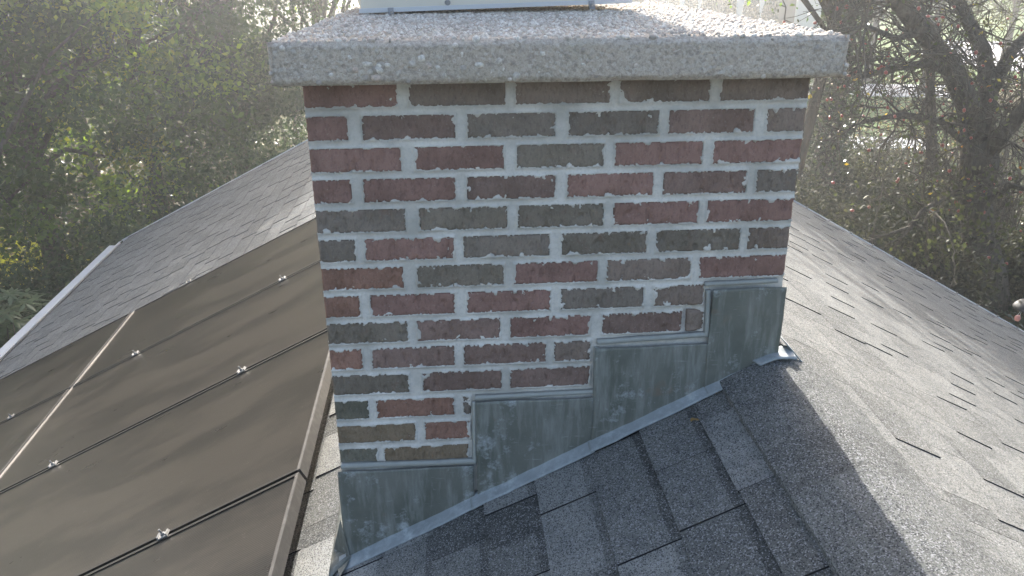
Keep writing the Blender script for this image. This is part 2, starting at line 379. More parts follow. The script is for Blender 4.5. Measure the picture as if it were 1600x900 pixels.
trim(RP(.1, rakeR(.1)), RP(SMAX_R, rakeR(SMAX_R)), NR, (0, 1, 0), 'rake_drip_edge', -.005)
# gutter under the left eave
g0 = LP(SMAX_L, 0); mb = MB()
mb.box((g0[0] - .13, YN, g0[2] - .13), (g0[0] - .022, rakeL(SMAX_L) - .05, g0[2] - .03)); mb.build('gutter', M['white'], house)
# nail heads along the right rake trim
mb = MB()
for k in range(22):
    s = .5 + k * .24; p = RP(s, rakeR(s) - .004, .012); mb.box(p - .006, p + .006)
mb.build('nail_head', M['steel'], house, kind='stuff')

# ------------------------------------------------------------------ shingles
EXPO = .143
CH = dict(x0=fc(478, 190)[0], x1=fc(1258, 190)[0], y0=DFACE, y1=DFACE + 1.2)
def wavy(s, y, k): return .005 * (vnoise(s * 2.2, y * 2.0, 3 + k) - .5) + .0035 * (vnoise(s * 7, y * 6, 9 + k) - .5)
pieces = []
def piece(PF, k, s0, s1, ya, yb, high, tone):
    # s0 upper end, s1 butt; wedge thicker at butt
    hb = (.0095 if high else .006) if PF is LP else (.0078 if high else .0050); ht = .003 if high else .001
    jig = random.uniform(-.002, .002)
    ring = []
    for s, h in ((s0, ht), (s0 + .034, ht + (hb - ht) * .24), (s1 + jig, hb)):
        ring.append([(s, y, h + wavy(s, y, k)) for y in (ya, (ya + yb) / 2, yb)])
    V = [PF(*p) for p in ring[0] + ring[1] + ring[2]] + [PF(p[0], p[1], -.01) for p in ring[0]] + [PF(p[0], p[1], -.01) for p in ring[2]]
    F = [(0, 3, 4, 1), (1, 4, 5, 2), (3, 6, 7, 4), (4, 7, 8, 5), (6, 12, 13, 7), (7, 13, 14, 8), (0, 9, 12, 6, 3), (2, 5, 8, 14, 11), (0, 1, 10, 9), (1, 2, 11, 10)]
    if PF is LP: F = [f[::-1] for f in F]
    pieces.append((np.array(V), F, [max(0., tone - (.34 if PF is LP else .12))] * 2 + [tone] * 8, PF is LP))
def lay(PF, k, smax, rake):
    s1 = .095; row = 0
    while s1 < smax + .02:
        sb = min(s1, smax + .005); s0 = max(sb - EXPO - .012, 0.02)
        y = YN + random.uniform(0, .2); high = random.random() < .5; yend = rake((s0 + s1) / 2)
        while y < yend:
            wd = random.choice((.10, .13, .16, .19, .24)) if not high else random.choice((.13, .17, .2, .26))
            yb = min(y + wd, yend)
            tone = min(1, max(0, (random.choice((.02, .1, .25, .38, .5, .7, .95)) if PF is LP and sb < 1.4 and y < 2.6 else random.choice((.3, .38, .45, .5))) + random.uniform(-.06, .06)))
            if yb - y > .02:
                ym = (y + yb) / 2
                xm = PF(sb - .07, ym)[0]
                if not (CH['x0'] + .02 < xm < CH['x1'] - .05 and CH['y0'] + .06 < ym < CH['y1'] - .06):
                    piece(PF, k, s0, sb, y, yb - .0015, high, tone)
            y = yb; high = (not high if random.random() < .8 else high) if PF is LP else (random.random() < .5 if not high else random.random() < .3)
        s1 += EXPO; row += 1
lay(LP, 0, SMAX_L, rakeL); lay(RP, 4, SMAX_R, rakeR)
area = []
for V, F, t, left in pieces:
    px, py, z = project(V[:9]); c = V[:9].mean(0); cx, cy, cz = px.mean(), py.mean(), z.min()
    ar = (px.max() - px.min()) * (py.max() - py.min()) if cz > .2 else 0
    if not (-10 < cx < 1610 and 0 < cy < 905): ar = 0
    s = (RX - c[0]) / cL
    if left and s > 1.33 and c[1] < 5.35: ar = 0
    if 485 < cx < 1235 and cy < 870 and not (cy > 890 - .49 * (cx - 530)): ar = 0
    area.append(ar)
order = sorted(range(len(pieces)), key=lambda i: -area[i]); top = [i for i in order[:300] if area[i] > 60]; ts = set(top)
for i in top:
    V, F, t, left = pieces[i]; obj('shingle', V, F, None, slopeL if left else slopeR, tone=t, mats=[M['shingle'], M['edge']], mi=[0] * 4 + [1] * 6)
for left, par in ((True, slopeL), (False, slopeR)):
    mb = MB()
    for i, (V, F, t, lf) in enumerate(pieces):
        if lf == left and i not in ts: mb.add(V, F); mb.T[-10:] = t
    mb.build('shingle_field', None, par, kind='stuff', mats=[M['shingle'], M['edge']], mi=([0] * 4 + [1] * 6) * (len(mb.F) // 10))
# ridge caps, laid away from the lens: each butt faces the far end
y = YN
while y < 8.9:
    if not (DFACE - .06 < y + .08 < CH['y1'] - .04):
        V = []; y1 = y + .168
        for yy, h in ((y, .016), (y1, .022)):
            for a in (-.152, -.07, -.025, 0, .025, .07, .152):
                P = (LP if a < 0 else RP)(abs(a), yy, h + wavy(a, yy, 2) * .6)
                P = np.array(P); P[2] -= .012 * math.exp(-(a / .03) ** 2)
                if abs(a) > .14: P = P - np.array([0, 0, .004])
                if a == 0: P[0] = RX
                V.append(P)
        n = 7; V += [v - np.array([0, 0, .014]) for v in V]
        F = [(i, i + 1, i + n + 1, i + n) for i in range(n - 1)] + [(i + 2 * n, i + 3 * n, i + 3 * n + 1, i + 2 * n + 1) for i in range(n - 1)]
        F += [(i, i + 2 * n, i + 2 * n + 1, i + 1) for i in range(n - 1)] + [(i + n, i + n + 1, i + 3 * n + 1, i + 3 * n) for i in range(n - 1)]
        F += [(0, n, 3 * n, 2 * n), (n - 1, 3 * n - 1, 4 * n - 1, 2 * n - 1)]
        obj('ridge_cap', V, F, M['shingle'], house, smooth=False, tone=[random.uniform(.16, .56)] * len(F))
    y += .15

# ------------------------------------------------------------------ chimney
ROWS = [
 (137, 160, [(472, 620, 'r'), (638, 790, 'b'), (805, 955, 'b'), (968, 1110, 'b'), (1125, 1260, 'b')]),
 (178, 217, [(475, 543, 'r'), (565, 712, 'rd'), (730, 868, 'd'), (889, 1030, 'd'), (1045, 1178, 'rd'), (1197, 1257, 'b')]),
 (230, 268, [(480, 627, 'r'), (648, 788, 'r'), (807, 944, 'o'), (960, 1097, 'r'), (1113, 1249, 'r')]),
 (277, 313, [(484, 549, 'r'), (567, 712, 'r'), (729, 868, 'rd'), (886, 1021, 'r'), (1036, 1166, 'rd'), (1180, 1239, 'd')]),
 (325, 360, [(488, 634, 'd'), (655, 793, 'o'), (809, 943, 'o'), (958, 1091, 'r'), (1103, 1232, 'r')]),
 (373, 407, [(492, 556, 'd'), (570, 710, 'r'), (724, 859, 'd'), (877, 1010, 'o'), (1025, 1155, 'o'), (1167, 1224, 'b')]),
 (420, 450, [(497, 630, 'or'), (652, 788, 'o'), (803, 934, 'r'), (948, 1078, 'b'), (1091, 1218, 'r')]),
 (462, 495, [(501, 563, 'or'), (579, 711, 'r'), (730, 860, 'r'), (876, 1005, 'd'), (1020, 1098, 'b')]),
 (505, 537, [(506, 638, 'o'), (652, 782, 'rd'), (797, 922, 'r'), (940, 1064, 'rd'), (1072, 1097, 'b')]),
 (548, 577, [(511, 567, 'or'), (581, 711, 'rd'), (725, 853, 'rd'), (866, 922, 'b')]),
 (590, 616, [(515, 640, 'o'), (660, 784, 'rd'), (797, 921, 'rd')]),
 (628, 652, [(521, 576, 'g'), (588, 710, 'or'), (724, 736, 'd')]),
 (664, 690, [(526, 650, 'ob'), (664, 735, 'or')]),
 (697, 722, [(531, 590, 'g'), (600, 732, 'ob')]),
]
BC = dict(r=(.285, .172, .145), rd=(.255, .175, .147), b=(.245, .19, .157), d=(.225, .188, .157), o=(.232, .196, .157), g=(.19, .178, .14), ob=(.25, .19, .13))  # brick tones lightened and greyed: lens glare veil painted into the base colours
BC['or'] = (.30, .172, .130)
chim = bpy.data.objects.new('chimney', None)
ZT1 = fc(700, 178)[1]; PITCH = .0678; BH = .0525
X0, X1 = CH['x0'], CH['x1']; Y0, Y1 = CH['y0'], CH['y1']
rects = []
for k, (ya, yb, br) in enumerate(ROWS):
    zt = ZT1 - PITCH * (k - 1); ym = (ya + yb) / 2
    for i, (a, b, c) in enumerate(br):
        xa = fc(a, ym)[0]; xb = fc(b, ym)[0]
        if i == 0: xa = X0
        if c and abs(b - (1262 - .15 * (ym - 165) - 2)) < 14: xb = X1
        rects.append((xa, xb, zt - BH, zt, c, k, i))
ZTOP = fc(700, 134)[1] + .004; ZBOT = RZ - 1.2
# the chimney mesh itself: mortar body; its front is a height field that smears over brick edges
nx, nz = 480, 560
gx = np.linspace(X0, X1, nx + 1); gz = np.linspace(ZBOT + .35, ZTOP, nz + 1); GX, GZ = np.meshgrid(gx, gz)
sd_ = np.full(GX.shape, -1.0)
for (xa, xb, za, zb, c, k, i) in rects:
    d = np.minimum(np.minimum(GX - xa + (.02 if i == 0 and xa == X0 else 0), xb - GX + (.02 if xb == X1 else 0)), np.minimum(GZ - za, zb - GZ)); sd_ = np.maximum(sd_, d)
rag = .0005 + .0040 * np.clip(fbm(GX * 230, GZ * 230, 1, 3) - .46, 0, 1) / .3 + 0.009 * np.clip(fbm(GX * 55, GZ * 60, 5, 3) - .62, 0, 1) / .2
h = np.where(sd_ < 0, -.0015, 0) + np.where(sd_ >= 0, .0028 - (sd_ / np.maximum(rag, 1e-4)) ** 2 * .0035, -.0015 + .004 * np.clip(1 + sd_ / .004, 0, 1))
h = np.clip(h, -.013, .006) + .0016 * (fbm(GX * 60, GZ * 60, 8, 3) - .5) + .001 * (vnoise(GX * 12, GZ * 200, 4) - .5)
# blown-out hollow where mortar has fallen away beside the third flashing sheet
hx, hz = fc(1078, 500); hole = np.exp(-(((GX - hx) / .016) ** 2 + ((GZ - hz) / .034) ** 2)); h = h - .03 * hole
V1 = np.column_stack([GX.ravel(), (Y0 - h).ravel(), GZ.ravel()])
i, j = np.meshgrid(np.arange(nx), np.arange(nz)); q = (j * (nx + 1) + i).ravel(); F1 = np.column_stack([q, q + 1, q + nx + 2, q + nx + 1])
core = MB(); core.box((X0 + .008, Y0 + .016, ZBOT), (X1 - .008, Y1, ZTOP - .003))
Vc = np.array(core.V); Fc = np.array(core.F) + len(V1)
chim = obj('chimney', np.vstack([V1, Vc]), np.vstack([F1, Fc]), M['mortar'], house, smooth=False)
# bricks of the front
def brick_front(xa, xb, za, zb, col, sdn, x_open=False):
    n1 = max(6, int((xb - xa) / .0034)); n2 = 15
    def fn(u, v, X):
        e = np.minimum(np.minimum(u, 1 - u) * (xb - xa), np.minimum(v, 1 - v) * (zb - za))
        rnd = -.003 * np.clip(1 - e / .003, 0, 1) ** 2
        g = fbm(X[:, 0] * 120, X[:, 2] * 48, sdn, 3); pit = np.clip(.44 - g, 0, 1) * .022
        d = rnd - pit + .0018 * (fbm(X[:, 0] * 40, X[:, 2] * 40, sdn + 4, 2) - .5)
        o = np.zeros_like(X); o[:, 1] = -d
        o[:, 0] += .0012 * (vnoise(X[:, 2] * 250, X[:, 0] * 30, sdn) - .5); o[:, 2] += .002 * (vnoise(X[:, 0] * 90, X[:, 2] * 30, sdn + 2) - .5)
        return o
    V, F = slab([(xa, Y0, za), (xb, Y0, za), (xb, Y0, zb), (xa, Y0, zb)], n1, n2, (0, -1, 0), .09, fn)
    nB = (n1 + 1) * (n2 + 1); V[nB:, 1] = Y0 + .095
    o = obj('brick', V, F, M['brick'], chim); o.color = tuple(np.clip(np.array(col) * random.uniform(.88, 1.12), 0, 1)) + (1,)
    return o
for n_, (xa, xb, za, zb, c, k, i) in enumerate(rects): brick_front(xa, xb, za, zb, BC[c], n_ * 5 + 2)
# bricks of the two sides
for k in range(len(ROWS)):
    zt = ZT1 - PITCH * (k - 1); odd = k % 2
    for side in (0, 1):
        y = Y0 + .108 + (.0 if not odd else .0)
        first = .2 if odd else .098
        y = Y0 + .108
        wds = [first - .0] + [.2] * 6
        for wd in wds:
            ye = min(y + wd, Y1 - .003)
            if ye - y < .03: break
            zroof = LP((RX - X0) / cL, 0)[2] if side == 0 else RZ
            if zt > zroof - .02:
                xa, xb = (X0 - .0, X0 + .09) if side == 0 else (X1 - .09, X1 + .0)
                mb = MB(); mb.box((xa, y, zt - BH), (xb, ye, zt)); o = mb.build('brick', M['brick'], chim)
                o.color = BC[random.choice(['r', 'rd', 'b', 'd', 'o'])] + (1,)
            y = ye + .012
# ---- concrete cap
CZT = atY(700, 63, DFACE - .08)[2]; CZB = atY(700, 132, DFACE - .08)[2]
cx0 = atY(415, 65, DFACE - .08)[0]; cx1 = atY(1331, 62, DFACE - .08)[0] - .0; CY0 = DFACE - .08; CY1 = CY0 + 1.38; TILT = -.03
def capz(x, y): return CZT + TILT * (y - CY0)
def rough_face(P, nx, ny, nrm, amp, sdn, edge=True):
    nrm = np.array(nrm, float)
    def fn(u, v, X):
        a = X[:, 0] + X[:, 1] * .7; b = X[:, 2] + X[:, 1] * (1 if abs(nrm[2]) > .5 else 0)
        d = amp * (fbm(a * 190, b * 190, sdn, 3) - .5) * 2 + amp * .9 * (fbm(a * 22, b * 22, sdn + 9, 2) - .5)
        e = np.minimum(np.minimum(u, 1 - u) * np.linalg.norm(np.array(P[1]) - P[0]), np.minimum(v, 1 - v) * np.linalg.norm(np.array(P[3]) - P[0]))
        f = np.clip(e / .004, 0, 1)
        r_ = -(.008 + .014 * np.clip(fbm(a * 14, b * 9, sdn + 3, 3) - .35, 0, 1)) * np.clip(1 - e / .014, 0, 1) ** 2
        return nrm[None, :] * (d * f + r_)[:, None]
    return sheet(P, nx, ny, fn)
c8 = {}
for n_, (x, y) in dict(a=(cx0, CY0), b=(cx1, CY0), c=(cx1 - .05, CY1), d=(cx0 + .05, CY1)).items():
    c8[n_] = (np.array([x, y, CZB]), np.array([x, y, capz(x, y)]))
Vs = []; Fs = []; off = 0
for P, a_, b_, nr, am in (([c8['a'][0], c8['b'][0], c8['b'][1], c8['a'][1]], 520, 44, (0, -1, 0), .0022), ([c8['b'][0], c8['c'][0], c8['c'][1], c8['b'][1]], 150, 16, (1, 0, 0), .0035),
                       ([c8['d'][0], c8['a'][0], c8['a'][1], c8['d'][1]], 150, 16, (-1, 0, 0), .0035), ([c8['a'][1], c8['b'][1], c8['c'][1], c8['d'][1]], 330, 330, (0, 0, 1), .0042),
                       ([c8['c'][0], c8['d'][0], c8['d'][1], c8['c'][1]], 40, 8, (0, 1, 0), .003), ([c8['b'][0], c8['a'][0], c8['d'][0], c8['c'][0]], 60, 20, (0, 0, -1), .001)):
    V, F = rough_face(P, a_, b_, nr, am, 31); Vs.append(V); Fs.append(F + off); off += len(V)
cap = obj('concrete_cap', np.vstack(Vs), np.vstack(Fs), M['conc'], chim)
# ---- pebbles bedded in the cap
ico = [(0, 0, 1), (.894, 0, .447), (.276, .851, .447), (-.724, .526, .447), (-.724, -.526, .447), (.276, -.851, .447), (.724, .526, -.447), (-.276, .851, -.447), (-.894, 0, -.447), (-.276, -.851, -.447), (.724, -.526, -.447), (0, 0, -1)]
icf = [(0, 1, 2), (0, 2, 3), (0, 3, 4), (0, 4, 5), (0, 5, 1), (1, 6, 2), (2, 7, 3), (3, 8, 4), (4, 9, 5), (5, 10, 1), (6, 7, 2), (7, 8, 3), (8, 9, 4), (9, 10, 5), (10, 6, 1), (11, 7, 6), (11, 8, 7), (11, 9, 8), (11, 10, 9), (11, 6, 10)]
ICO = np.array(ico); ICF = np.array(icf)
def blobs(C, R, sq=None):
    n = len(C); S = np.asarray(R)[:, None, None] * (1 + .35 * (rs.rand(n, 1, 3) - .5) * 2)
    if sq is not None: S = S * np.asarray(sq)[None, None, :]
    V = C[:, None, :] + ICO[None] * S * (1 + .18 * (rs.rand(n, 12, 1) - .5))
    F = (ICF[None] + (np.arange(n) * 12)[:, None, None]).reshape(-1, 3)
    return V.reshape(-1, 3), F, np.repeat(rs.rand(n), 20)
nt_ = 9000; yy = rs.uniform(CY0 + .006, CY1 - .006, nt_); tp__ = .05 * (yy - CY0) / (CY1 - CY0) + .008; xx = cx0 + tp__ + (cx1 - cx0 - 2 * tp__) * rs.rand(nt_)
Ct = np.column_stack([xx, yy, capz(xx, yy) + .0005]); Rt_ = .0028 + .0042 * rs.rand(nt_) ** 2.2
nf = 190; u = rs.rand(nf) ** 1.0; xx = cx0 + (cx1 - cx0) * np.where(rs.rand(nf) < .5, u * .42, u); zz = rs.uniform(CZB + .006, CZT - .006, nf)
Cf = np.column_stack([xx, np.full(nf, CY0 + .003), zz]); Rf = (.0022 + .0068 * rs.rand(nf) ** 2.8) * np.where(xx < cx0 + .42 * (cx1 - cx0), 1.1, .75)
ns = 700; yy = rs.uniform(CY0, CY1, ns); zz = rs.uniform(CZB + .006, CZT - .05, ns); tp__ = .05 * (yy - CY0) / (CY1 - CY0) + .003; Cs = np.column_stack([np.where(rs.rand(ns) < .5, cx0 + tp__, cx1 - tp__), yy, zz])
V, F, T = blobs(np.vstack([Ct, Cf, Cs]), np.concatenate([Rt_, Rf, .003 + .006 * rs.rand(ns)]))
obj('pebble', V, F, M['pebble'], cap, smooth=True, tone=T, kind='stuff')
# ---- sheet metal flue cover
def captop(px, py):
    r = ray(px, py); # plane z = CZT + TILT*(y-CY0)
    t = (CZT - TILT * CY0 - CAMZ) / (r[2] - TILT * r[1]); return CO + r * t
fa = captop(565, 25); fb = atY(983, 9, fa[1] + .10); up = np.array([0, 0, 1.])
din = np.array([-(fb - fa)[1], (fb - fa)[0], 0]); din /= np.linalg.norm(din); ex = (fb - fa) / np.linalg.norm(fb - fa)
def FB(u, v, h): return fa + ex * u + din * v + up * h
LW = np.linalg.norm(fb - fa); DW = .42; HB = .55; g = .012
mb = MB(); mb.hexa([FB(0, 0, g), FB(LW, 0, g), FB(LW, DW, g + .02), FB(0, DW, g + .02), FB(.0, .0, HB), FB(LW, 0, HB), FB(LW, DW, HB), FB(0, DW, HB)])
cover = mb.build('flue_cover', M['cream'], chim)
mb = MB(); mb.hexa([FB(-.006, -.007, g - .004), FB(LW + .006, -.007, g - .004), FB(LW + .006, -.001, g - .004), FB(-.006, -.001, g - .004), FB(-.006, -.007, g + .008), FB(LW + .006, -.007, g + .008), FB(LW + .006, -.001, g + .008), FB(-.006, -.001, g + .008)])
mb.build('flue_cover_hem', M['white'], chim)
mb = MB(); mb.hexa([FB(LW + .001, .0, g), FB(LW + .05, .01, g - .004), FB(LW + .05, .06, g - .004), FB(LW + .001, .06, g), FB(LW + .001, .0, g + .01), FB(LW + .05, .01, g + .004), FB(LW + .05, .06, g + .004), FB(LW + .001, .06, g + .01)])
mb.build('mounting_tab', M['cream'], chim)
mb = MB(); mb.hexa([FB(-.03, -.03, HB), FB(LW + .03, -.03, HB), FB(LW + .03, DW + .03, HB), FB(-.03, DW + .03, HB), FB(-.03, -.03, HB + .03), FB(LW + .03, -.03, HB + .03), FB(LW + .03, DW + .03, HB + .03), FB(-.03, DW + .03, HB + .03)])
mb.build('cover_lid', M['cream'], chim)
for px_, py_, nm in ((608, 22, 'mounting_bracket'), (888, 12, 'mounting_bracket')):
    c = captop(px_, py_); u0 = float((c - fa) @ ex); mb = MB()
    mb.hexa([FB(u0 - .008, -.022, -.004), FB(u0 + .008, -.022, -.004), FB(u0 + .008, -.008, -.004), FB(u0 - .008, -.008, -.004), FB(u0 - .008, -.012, .02), FB(u0 + .008, -.012, .02), FB(u0 + .008, -.008, .02), FB(u0 - .008, -.008, .02)])
    mb.tube([FB(u0, -.026, .008), FB(u0, -.008, .008)], .005, 8); mb.build(nm, M['steel'], chim)
c = atY(699, 6, float(FB(LW * .31, 0, 0)[1])); u0 = float((c - fa) @ ex); hh = float(c[2] - fa[2])
mb = MB(); mb.tube([FB(u0, -.006, hh), FB(u0, .002, hh)], .008, 12); mb.tube([FB(u0, -.009, hh), FB(u0, -.005, hh)], .004, 8); mb.build('screw', M['steel'], chim)

# ---- stepped lead flashing
def slopez(x): return RZ - (RX - x) * TL
FL = [(534, 742, 729), (744, 924, 621), (926, 1105, 537), (1106, 1211, 447)]
for n_, (a, b, yt) in enumerate(FL):
    ym = yt + 60; xa = fc(a, ym)[0]; xb = fc(b, ym)[0]; zt = fc((a + b) / 2, yt)[1]; yo = Y0 - .007 - .0015 * n_
    if n_ == 0: xa = X0 - .008
    if n_ == 3: xb = X1 + .004
    P = [(xa, yo, slopez(xa) + .004), (xb, yo, slopez(xb) + .004), (xb, yo, zt), (xa, yo, zt)]
    def fn(u, v, X, n_=n_):
        o = np.zeros_like(X); o[:, 1] = -.006 * fbm(X[:, 0] * 9, X[:, 2] * 9, 60 + n_, 3) - .0022 * fbm(X[:, 0] * 38, X[:, 2] * 30, 70, 3)
        o[:, 2] += .0035 * (fbm(X[:, 0] * 16, X[:, 1] * 0 + n_, 66, 3) - .5) * (v > .98); o[:, 0] += .003 * (fbm(X[:, 2] * 16, X[:, 1] * 0 + n_, 61, 3) - .5) * ((u < .02) | (u > .98)); return o
    V, F = slab(P, 40, 30, (0, -1, 0), .003, fn); obj('lead_flashing', V, F, M['lead'], chim, smooth=False)
def bead(pts, wd, nm='caulk_bead', sdn=0, th=.0035, mat='caulk'):
    """flattened ragged bead on the brick face through (x,z) points"""
    P = []; 
    for (xa, za), (xb, zb) in zip(pts[:-1], pts[1:]):
        n = max(2, int(math.hypot(xb - xa, zb - za) / .006))
        for q_ in range(n): P.append((xa + (xb - xa) * q_ / n, za + (zb - za) * q_ / n))
    P.append(pts[-1]); P = np.array(P); d = np.gradient(P, axis=0); d /= np.linalg.norm(d, axis=1)[:, None]; nr = np.column_stack([-d[:, 1], d[:, 0]])
    L_ = np.arange(len(P)) * .006; V = []
    for c_, hh_ in ((-.5, -.004), (-.36, .75), (0, 1.), (.36, .8), (.5, -.004)):
        ww = wd * (1 + .55 * (fbm(L_ * 35, L_ * 0 + c_ * 5, 80 + sdn, 3) - .5)); hh = th * (hh_ if hh_ > 0 else 0) * (.7 + .6 * fbm(L_ * 50, L_ * 0 + c_, 90 + sdn, 2)) - (.006 if hh_ < 0 else 0)
        Q = P + nr * (ww * c_)[:, None]; V.append(np.column_stack([Q[:, 0], Y0 - .006 - hh, Q[:, 1]]))
    n = len(P); V = np.vstack(V); F = [(r * n + i, r * n + i + 1, (r + 1) * n + i + 1, (r + 1) * n + i) for r in range(4) for i in range(n - 1)]
    F += [(i, 4 * n + i, 4 * n + i + 1, i + 1) for i in range(n - 1)] + [(0, n, 2 * n, 3 * n, 4 * n), tuple((r + 1) * n - 1 for r in range(4, -1, -1))]
    return obj(nm, V, F, M[mat], chim, smooth=True)
bead([fc(533, 727), fc(744, 719)], .016, sdn=1); bead([fc(742, 722), fc(741, 626)], .012, sdn=2)
bead([fc(742, 620), fc(934, 610)], .012, sdn=3); bead([fc(930, 612), fc(932, 541)], .012, sdn=4)
bead([fc(932, 533), fc(1108, 521)], .014, sdn=5); bead([fc(1103, 524), fc(1106, 452)], .013, sdn=6); bead([fc(1100, 443), fc(1214, 437)], .011, sdn=7)
# bent foot of the flashing lying on the shingles
LIPX = [fc(538, 880)[0], fc(742, 780)[0], fc(924, 698)[0], fc(1105, 607)[0], fc(1192, 565)[0]]
for n_ in range(4):
    xa, xb = LIPX[n_] - .006, LIPX[n_ + 1] + .004
    sa, sb = (RX - xa) / cL, (RX - xb) / cL; lift = .012 + .0015 * n_
    def fn(u, v, X, n_=n_):
        o = np.zeros_like(X); o[:, 2] = .012 * (1 - v) ** 2 + .003 * (fbm(X[:, 0] * 20, X[:, 1] * 20, 50 + n_, 2) - .5); o[:, 1] = -.006 * (fbm(X[:, 0] * 14, X[:, 1] * 0, 55 + n_, 3) - .5) * v; return o
    V, F = slab([LP(sa, Y0 - .002, lift), LP(sb, Y0 - .002, lift), LP(sb, Y0 - .046, lift - .004), LP(sa, Y0 - .046, lift - .004)], 40, 5, NL, .003, fn)
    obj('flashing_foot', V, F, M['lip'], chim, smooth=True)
# folded lead at the ridge and the flange along the right side
V, F = slab([LP(.05, Y0 - .042, .026), RP(.018, Y0 - .045, .028), RP(.015, Y0 + .01, .032), LP(.075, Y0 + .01, .03)], 12, 6, (0, 0, 1), .004,
            lambda u, v, X: np.column_stack([X[:, 0] * 0, X[:, 1] * 0, .012 * np.sin(u * 3.1) * .6 + .006 * (fbm(X[:, 0] * 50, X[:, 1] * 50, 12, 2) - .5)]))
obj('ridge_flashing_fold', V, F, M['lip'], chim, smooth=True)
xr_s = .0
V, F = slab([RP(-.006, Y0 + .62, .03), RP(.05, Y0 + .62, .02), RP(.055, Y0 - .025, .018), RP(-.006, Y0 - .01, .04)], 6, 20, NR, .003,
            lambda u, v, X: np.column_stack([X[:, 0] * 0, X[:, 1] * 0, .004 * (fbm(X[:, 0] * 30, X[:, 1] * 30, 13, 2) - .5)]))
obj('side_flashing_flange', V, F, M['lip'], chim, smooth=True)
# apron wrapping the lower left corner
zc = slopez(X0); A = np.array([X0 - .012, Y0 - .012, zc + .135]); B_ = np.array([X0 + .004, Y0 - .02, zc + .02]); s_c = (RX - X0) / cL
C_ = LP(s_c + .012, Y0 - .075, .016); D_ = LP(s_c + .045, Y0 + .05, .016)
V = [A, B_, C_, D_]; V = V + [v - np.array([.002, -.003, .003]) for v in V]
obj('flashing_apron', V, BOXF[:2] + BOXF[2:], M['lead'], chim)
V, F = slab([LP(s_c - .01, Y0 - .02, .02), LP(s_c - .01, Y1, .02), LP(s_c + .07, Y1, .016), LP(s_c + .05, Y0 - .06, .014)], 20, 4, NL, .003)
obj('flashing_apron', V, F, M['lead'], chim)

# ------------------------------------------------------------------ solar panels
def unL(px, py, h=.136):
    r = ray(px, py); n = np.array([-TL, 0, 1.]); t = ((RZ - CAMZ) - TL * RX + h) / (n @ r); P = CO + r * t
    return (RX - P[0] - (h * cL) * sL) / cL, P[1]
HP = .12; S0 = 1.345; PW = 1.845
JY = [5.13, 4.14, 3.13, 2.105, 1.08, .055]
def jy(k, s): return JY[k] + (.075 - .018 * k) * (s - S0 - 1.2)
clampL = [[(490, 345), (290, 442)], [(438, 435), (207, 553)], [(375, 575), (80, 723)], [(253, 828)]]
desc = [['upper right solar panel next to the chimney, topmost of the near column', 'second solar panel from the top beside the chimney, with long dark smears', 'large brown solar panel beside the lower chimney with two pale spots', 'solar panel at the bottom edge of the picture, lowest of those beside the chimney', 'solar panel just past the bottom of the picture, beside the roof valley of shingles'],
        ['darker solar panel in the outer column touching the blue-grey shingles', 'solar panel at the left edge of the picture, outer column, second from the top', 'solar panel at the far left corner of the outer column', 'outer column solar panel beyond the lower left corner', 'outer column solar panel nearest the camera']]
for col in range(2):
    s0 = S0 + col * (PW + .022); s1 = s0 + PW
    for k in range(5 if col == 0 else 3):
        far = lambda s: jy(k, s) - .008; near = lambda s: jy(k + 1, s) + .008
        ctr = LP((s0 + s1) / 2, (JY[k] + JY[k + 1]) / 2, HP - .04)
        vis = not (k == 4 or (col == 1 and k > 1))
        if col == 1 and k > 2: continue
        th = thing('solar_panel', ctr, desc[col][k], 'solar panel', 'solar panels on the left roof slope')
        fw = .011; hb, ht = HP - .04, HP
        def bar(a0, b0, c0, d0, nm, mat):
            V = [LP(*p, hb) for p in (a0, b0, c0, d0)] + [LP(*p, ht) for p in (a0, b0, c0, d0)]
            return obj(nm, V, BOXF, M[mat], th)
        fF = lambda s, o: (s, far(s) - o); fN = lambda s, o: (s, near(s) + o)
        bar(fN(s0, 0), fN(s0 + fw, 0), fF(s0 + fw, 0), fF(s0, 0), 'frame_rail', 'skirt')
        bar(fN(s1 - fw, 0), fN(s1, 0), fF(s1, 0), fF(s1 - fw, 0), 'frame_rail', 'steelr' if col == 0 else 'frame')
        bar(fF(s0 + fw, fw), fF(s1 - fw, fw), fF(s1 - fw, 0), fF(s0 + fw, 0), 'frame_rail', 'frame')
        bar(fN(s0 + fw, 0), fN(s1 - fw, 0), fN(s1 - fw, fw), fN(s0 + fw, fw), 'frame_rail', 'frame')
        q = [fN(s0 + fw, fw), fN(s1 - fw, fw), fF(s1 - fw, fw), fF(s0 + fw, fw)]
        V = [LP(*p, HP - .012) for p in q] + [LP(*p, HP - .0035) for p in q]
        gl = obj('panel_glass', V, BOXF, M['panel'], th)
        if k < 4:
            # mid clamps on the far edge of this panel
            lst = clampL[k] if col == 0 else ([(14, 650)] if k == 1 else [])
            for (px_, py_) in lst:
                s_, y_ = unL(px_, py_, (HP + .015) / cL)
                if not s0 < s_ < s1: s_ = min(max(s_, s0 + .05), s1 - .05)
                y_ = jy(k, s_); c = LP(s_, y_, HP)
                e1 = LP(1, 0) - LP(0, 0); e2 = np.array([0, 1., 0])
                def bx_(m_, a, b, h0, h1, cs=0, cy=0):
                    V = [c + e1 * (cs + a * i_) + e2 * (cy + b * j_) + NL * hh_ for hh_ in (h0, h1) for i_, j_ in ((-1, -1), (1, -1), (1, 1), (-1, 1))]; m_.hexa(V)
                m_ = MB(); bx_(m_, .018, .014, .0008, .004); bx_(m_, .0025, .012, .004, .010, .015); bx_(m_, .0025, .012, .004, .010, -.015)
                m_.tube([c, c + NL * .026], .0035, 8); m_.tube([c + NL * .004, c + NL * .011], .007, 6)
                m_.build('mid_clamp', M['steel'], th)
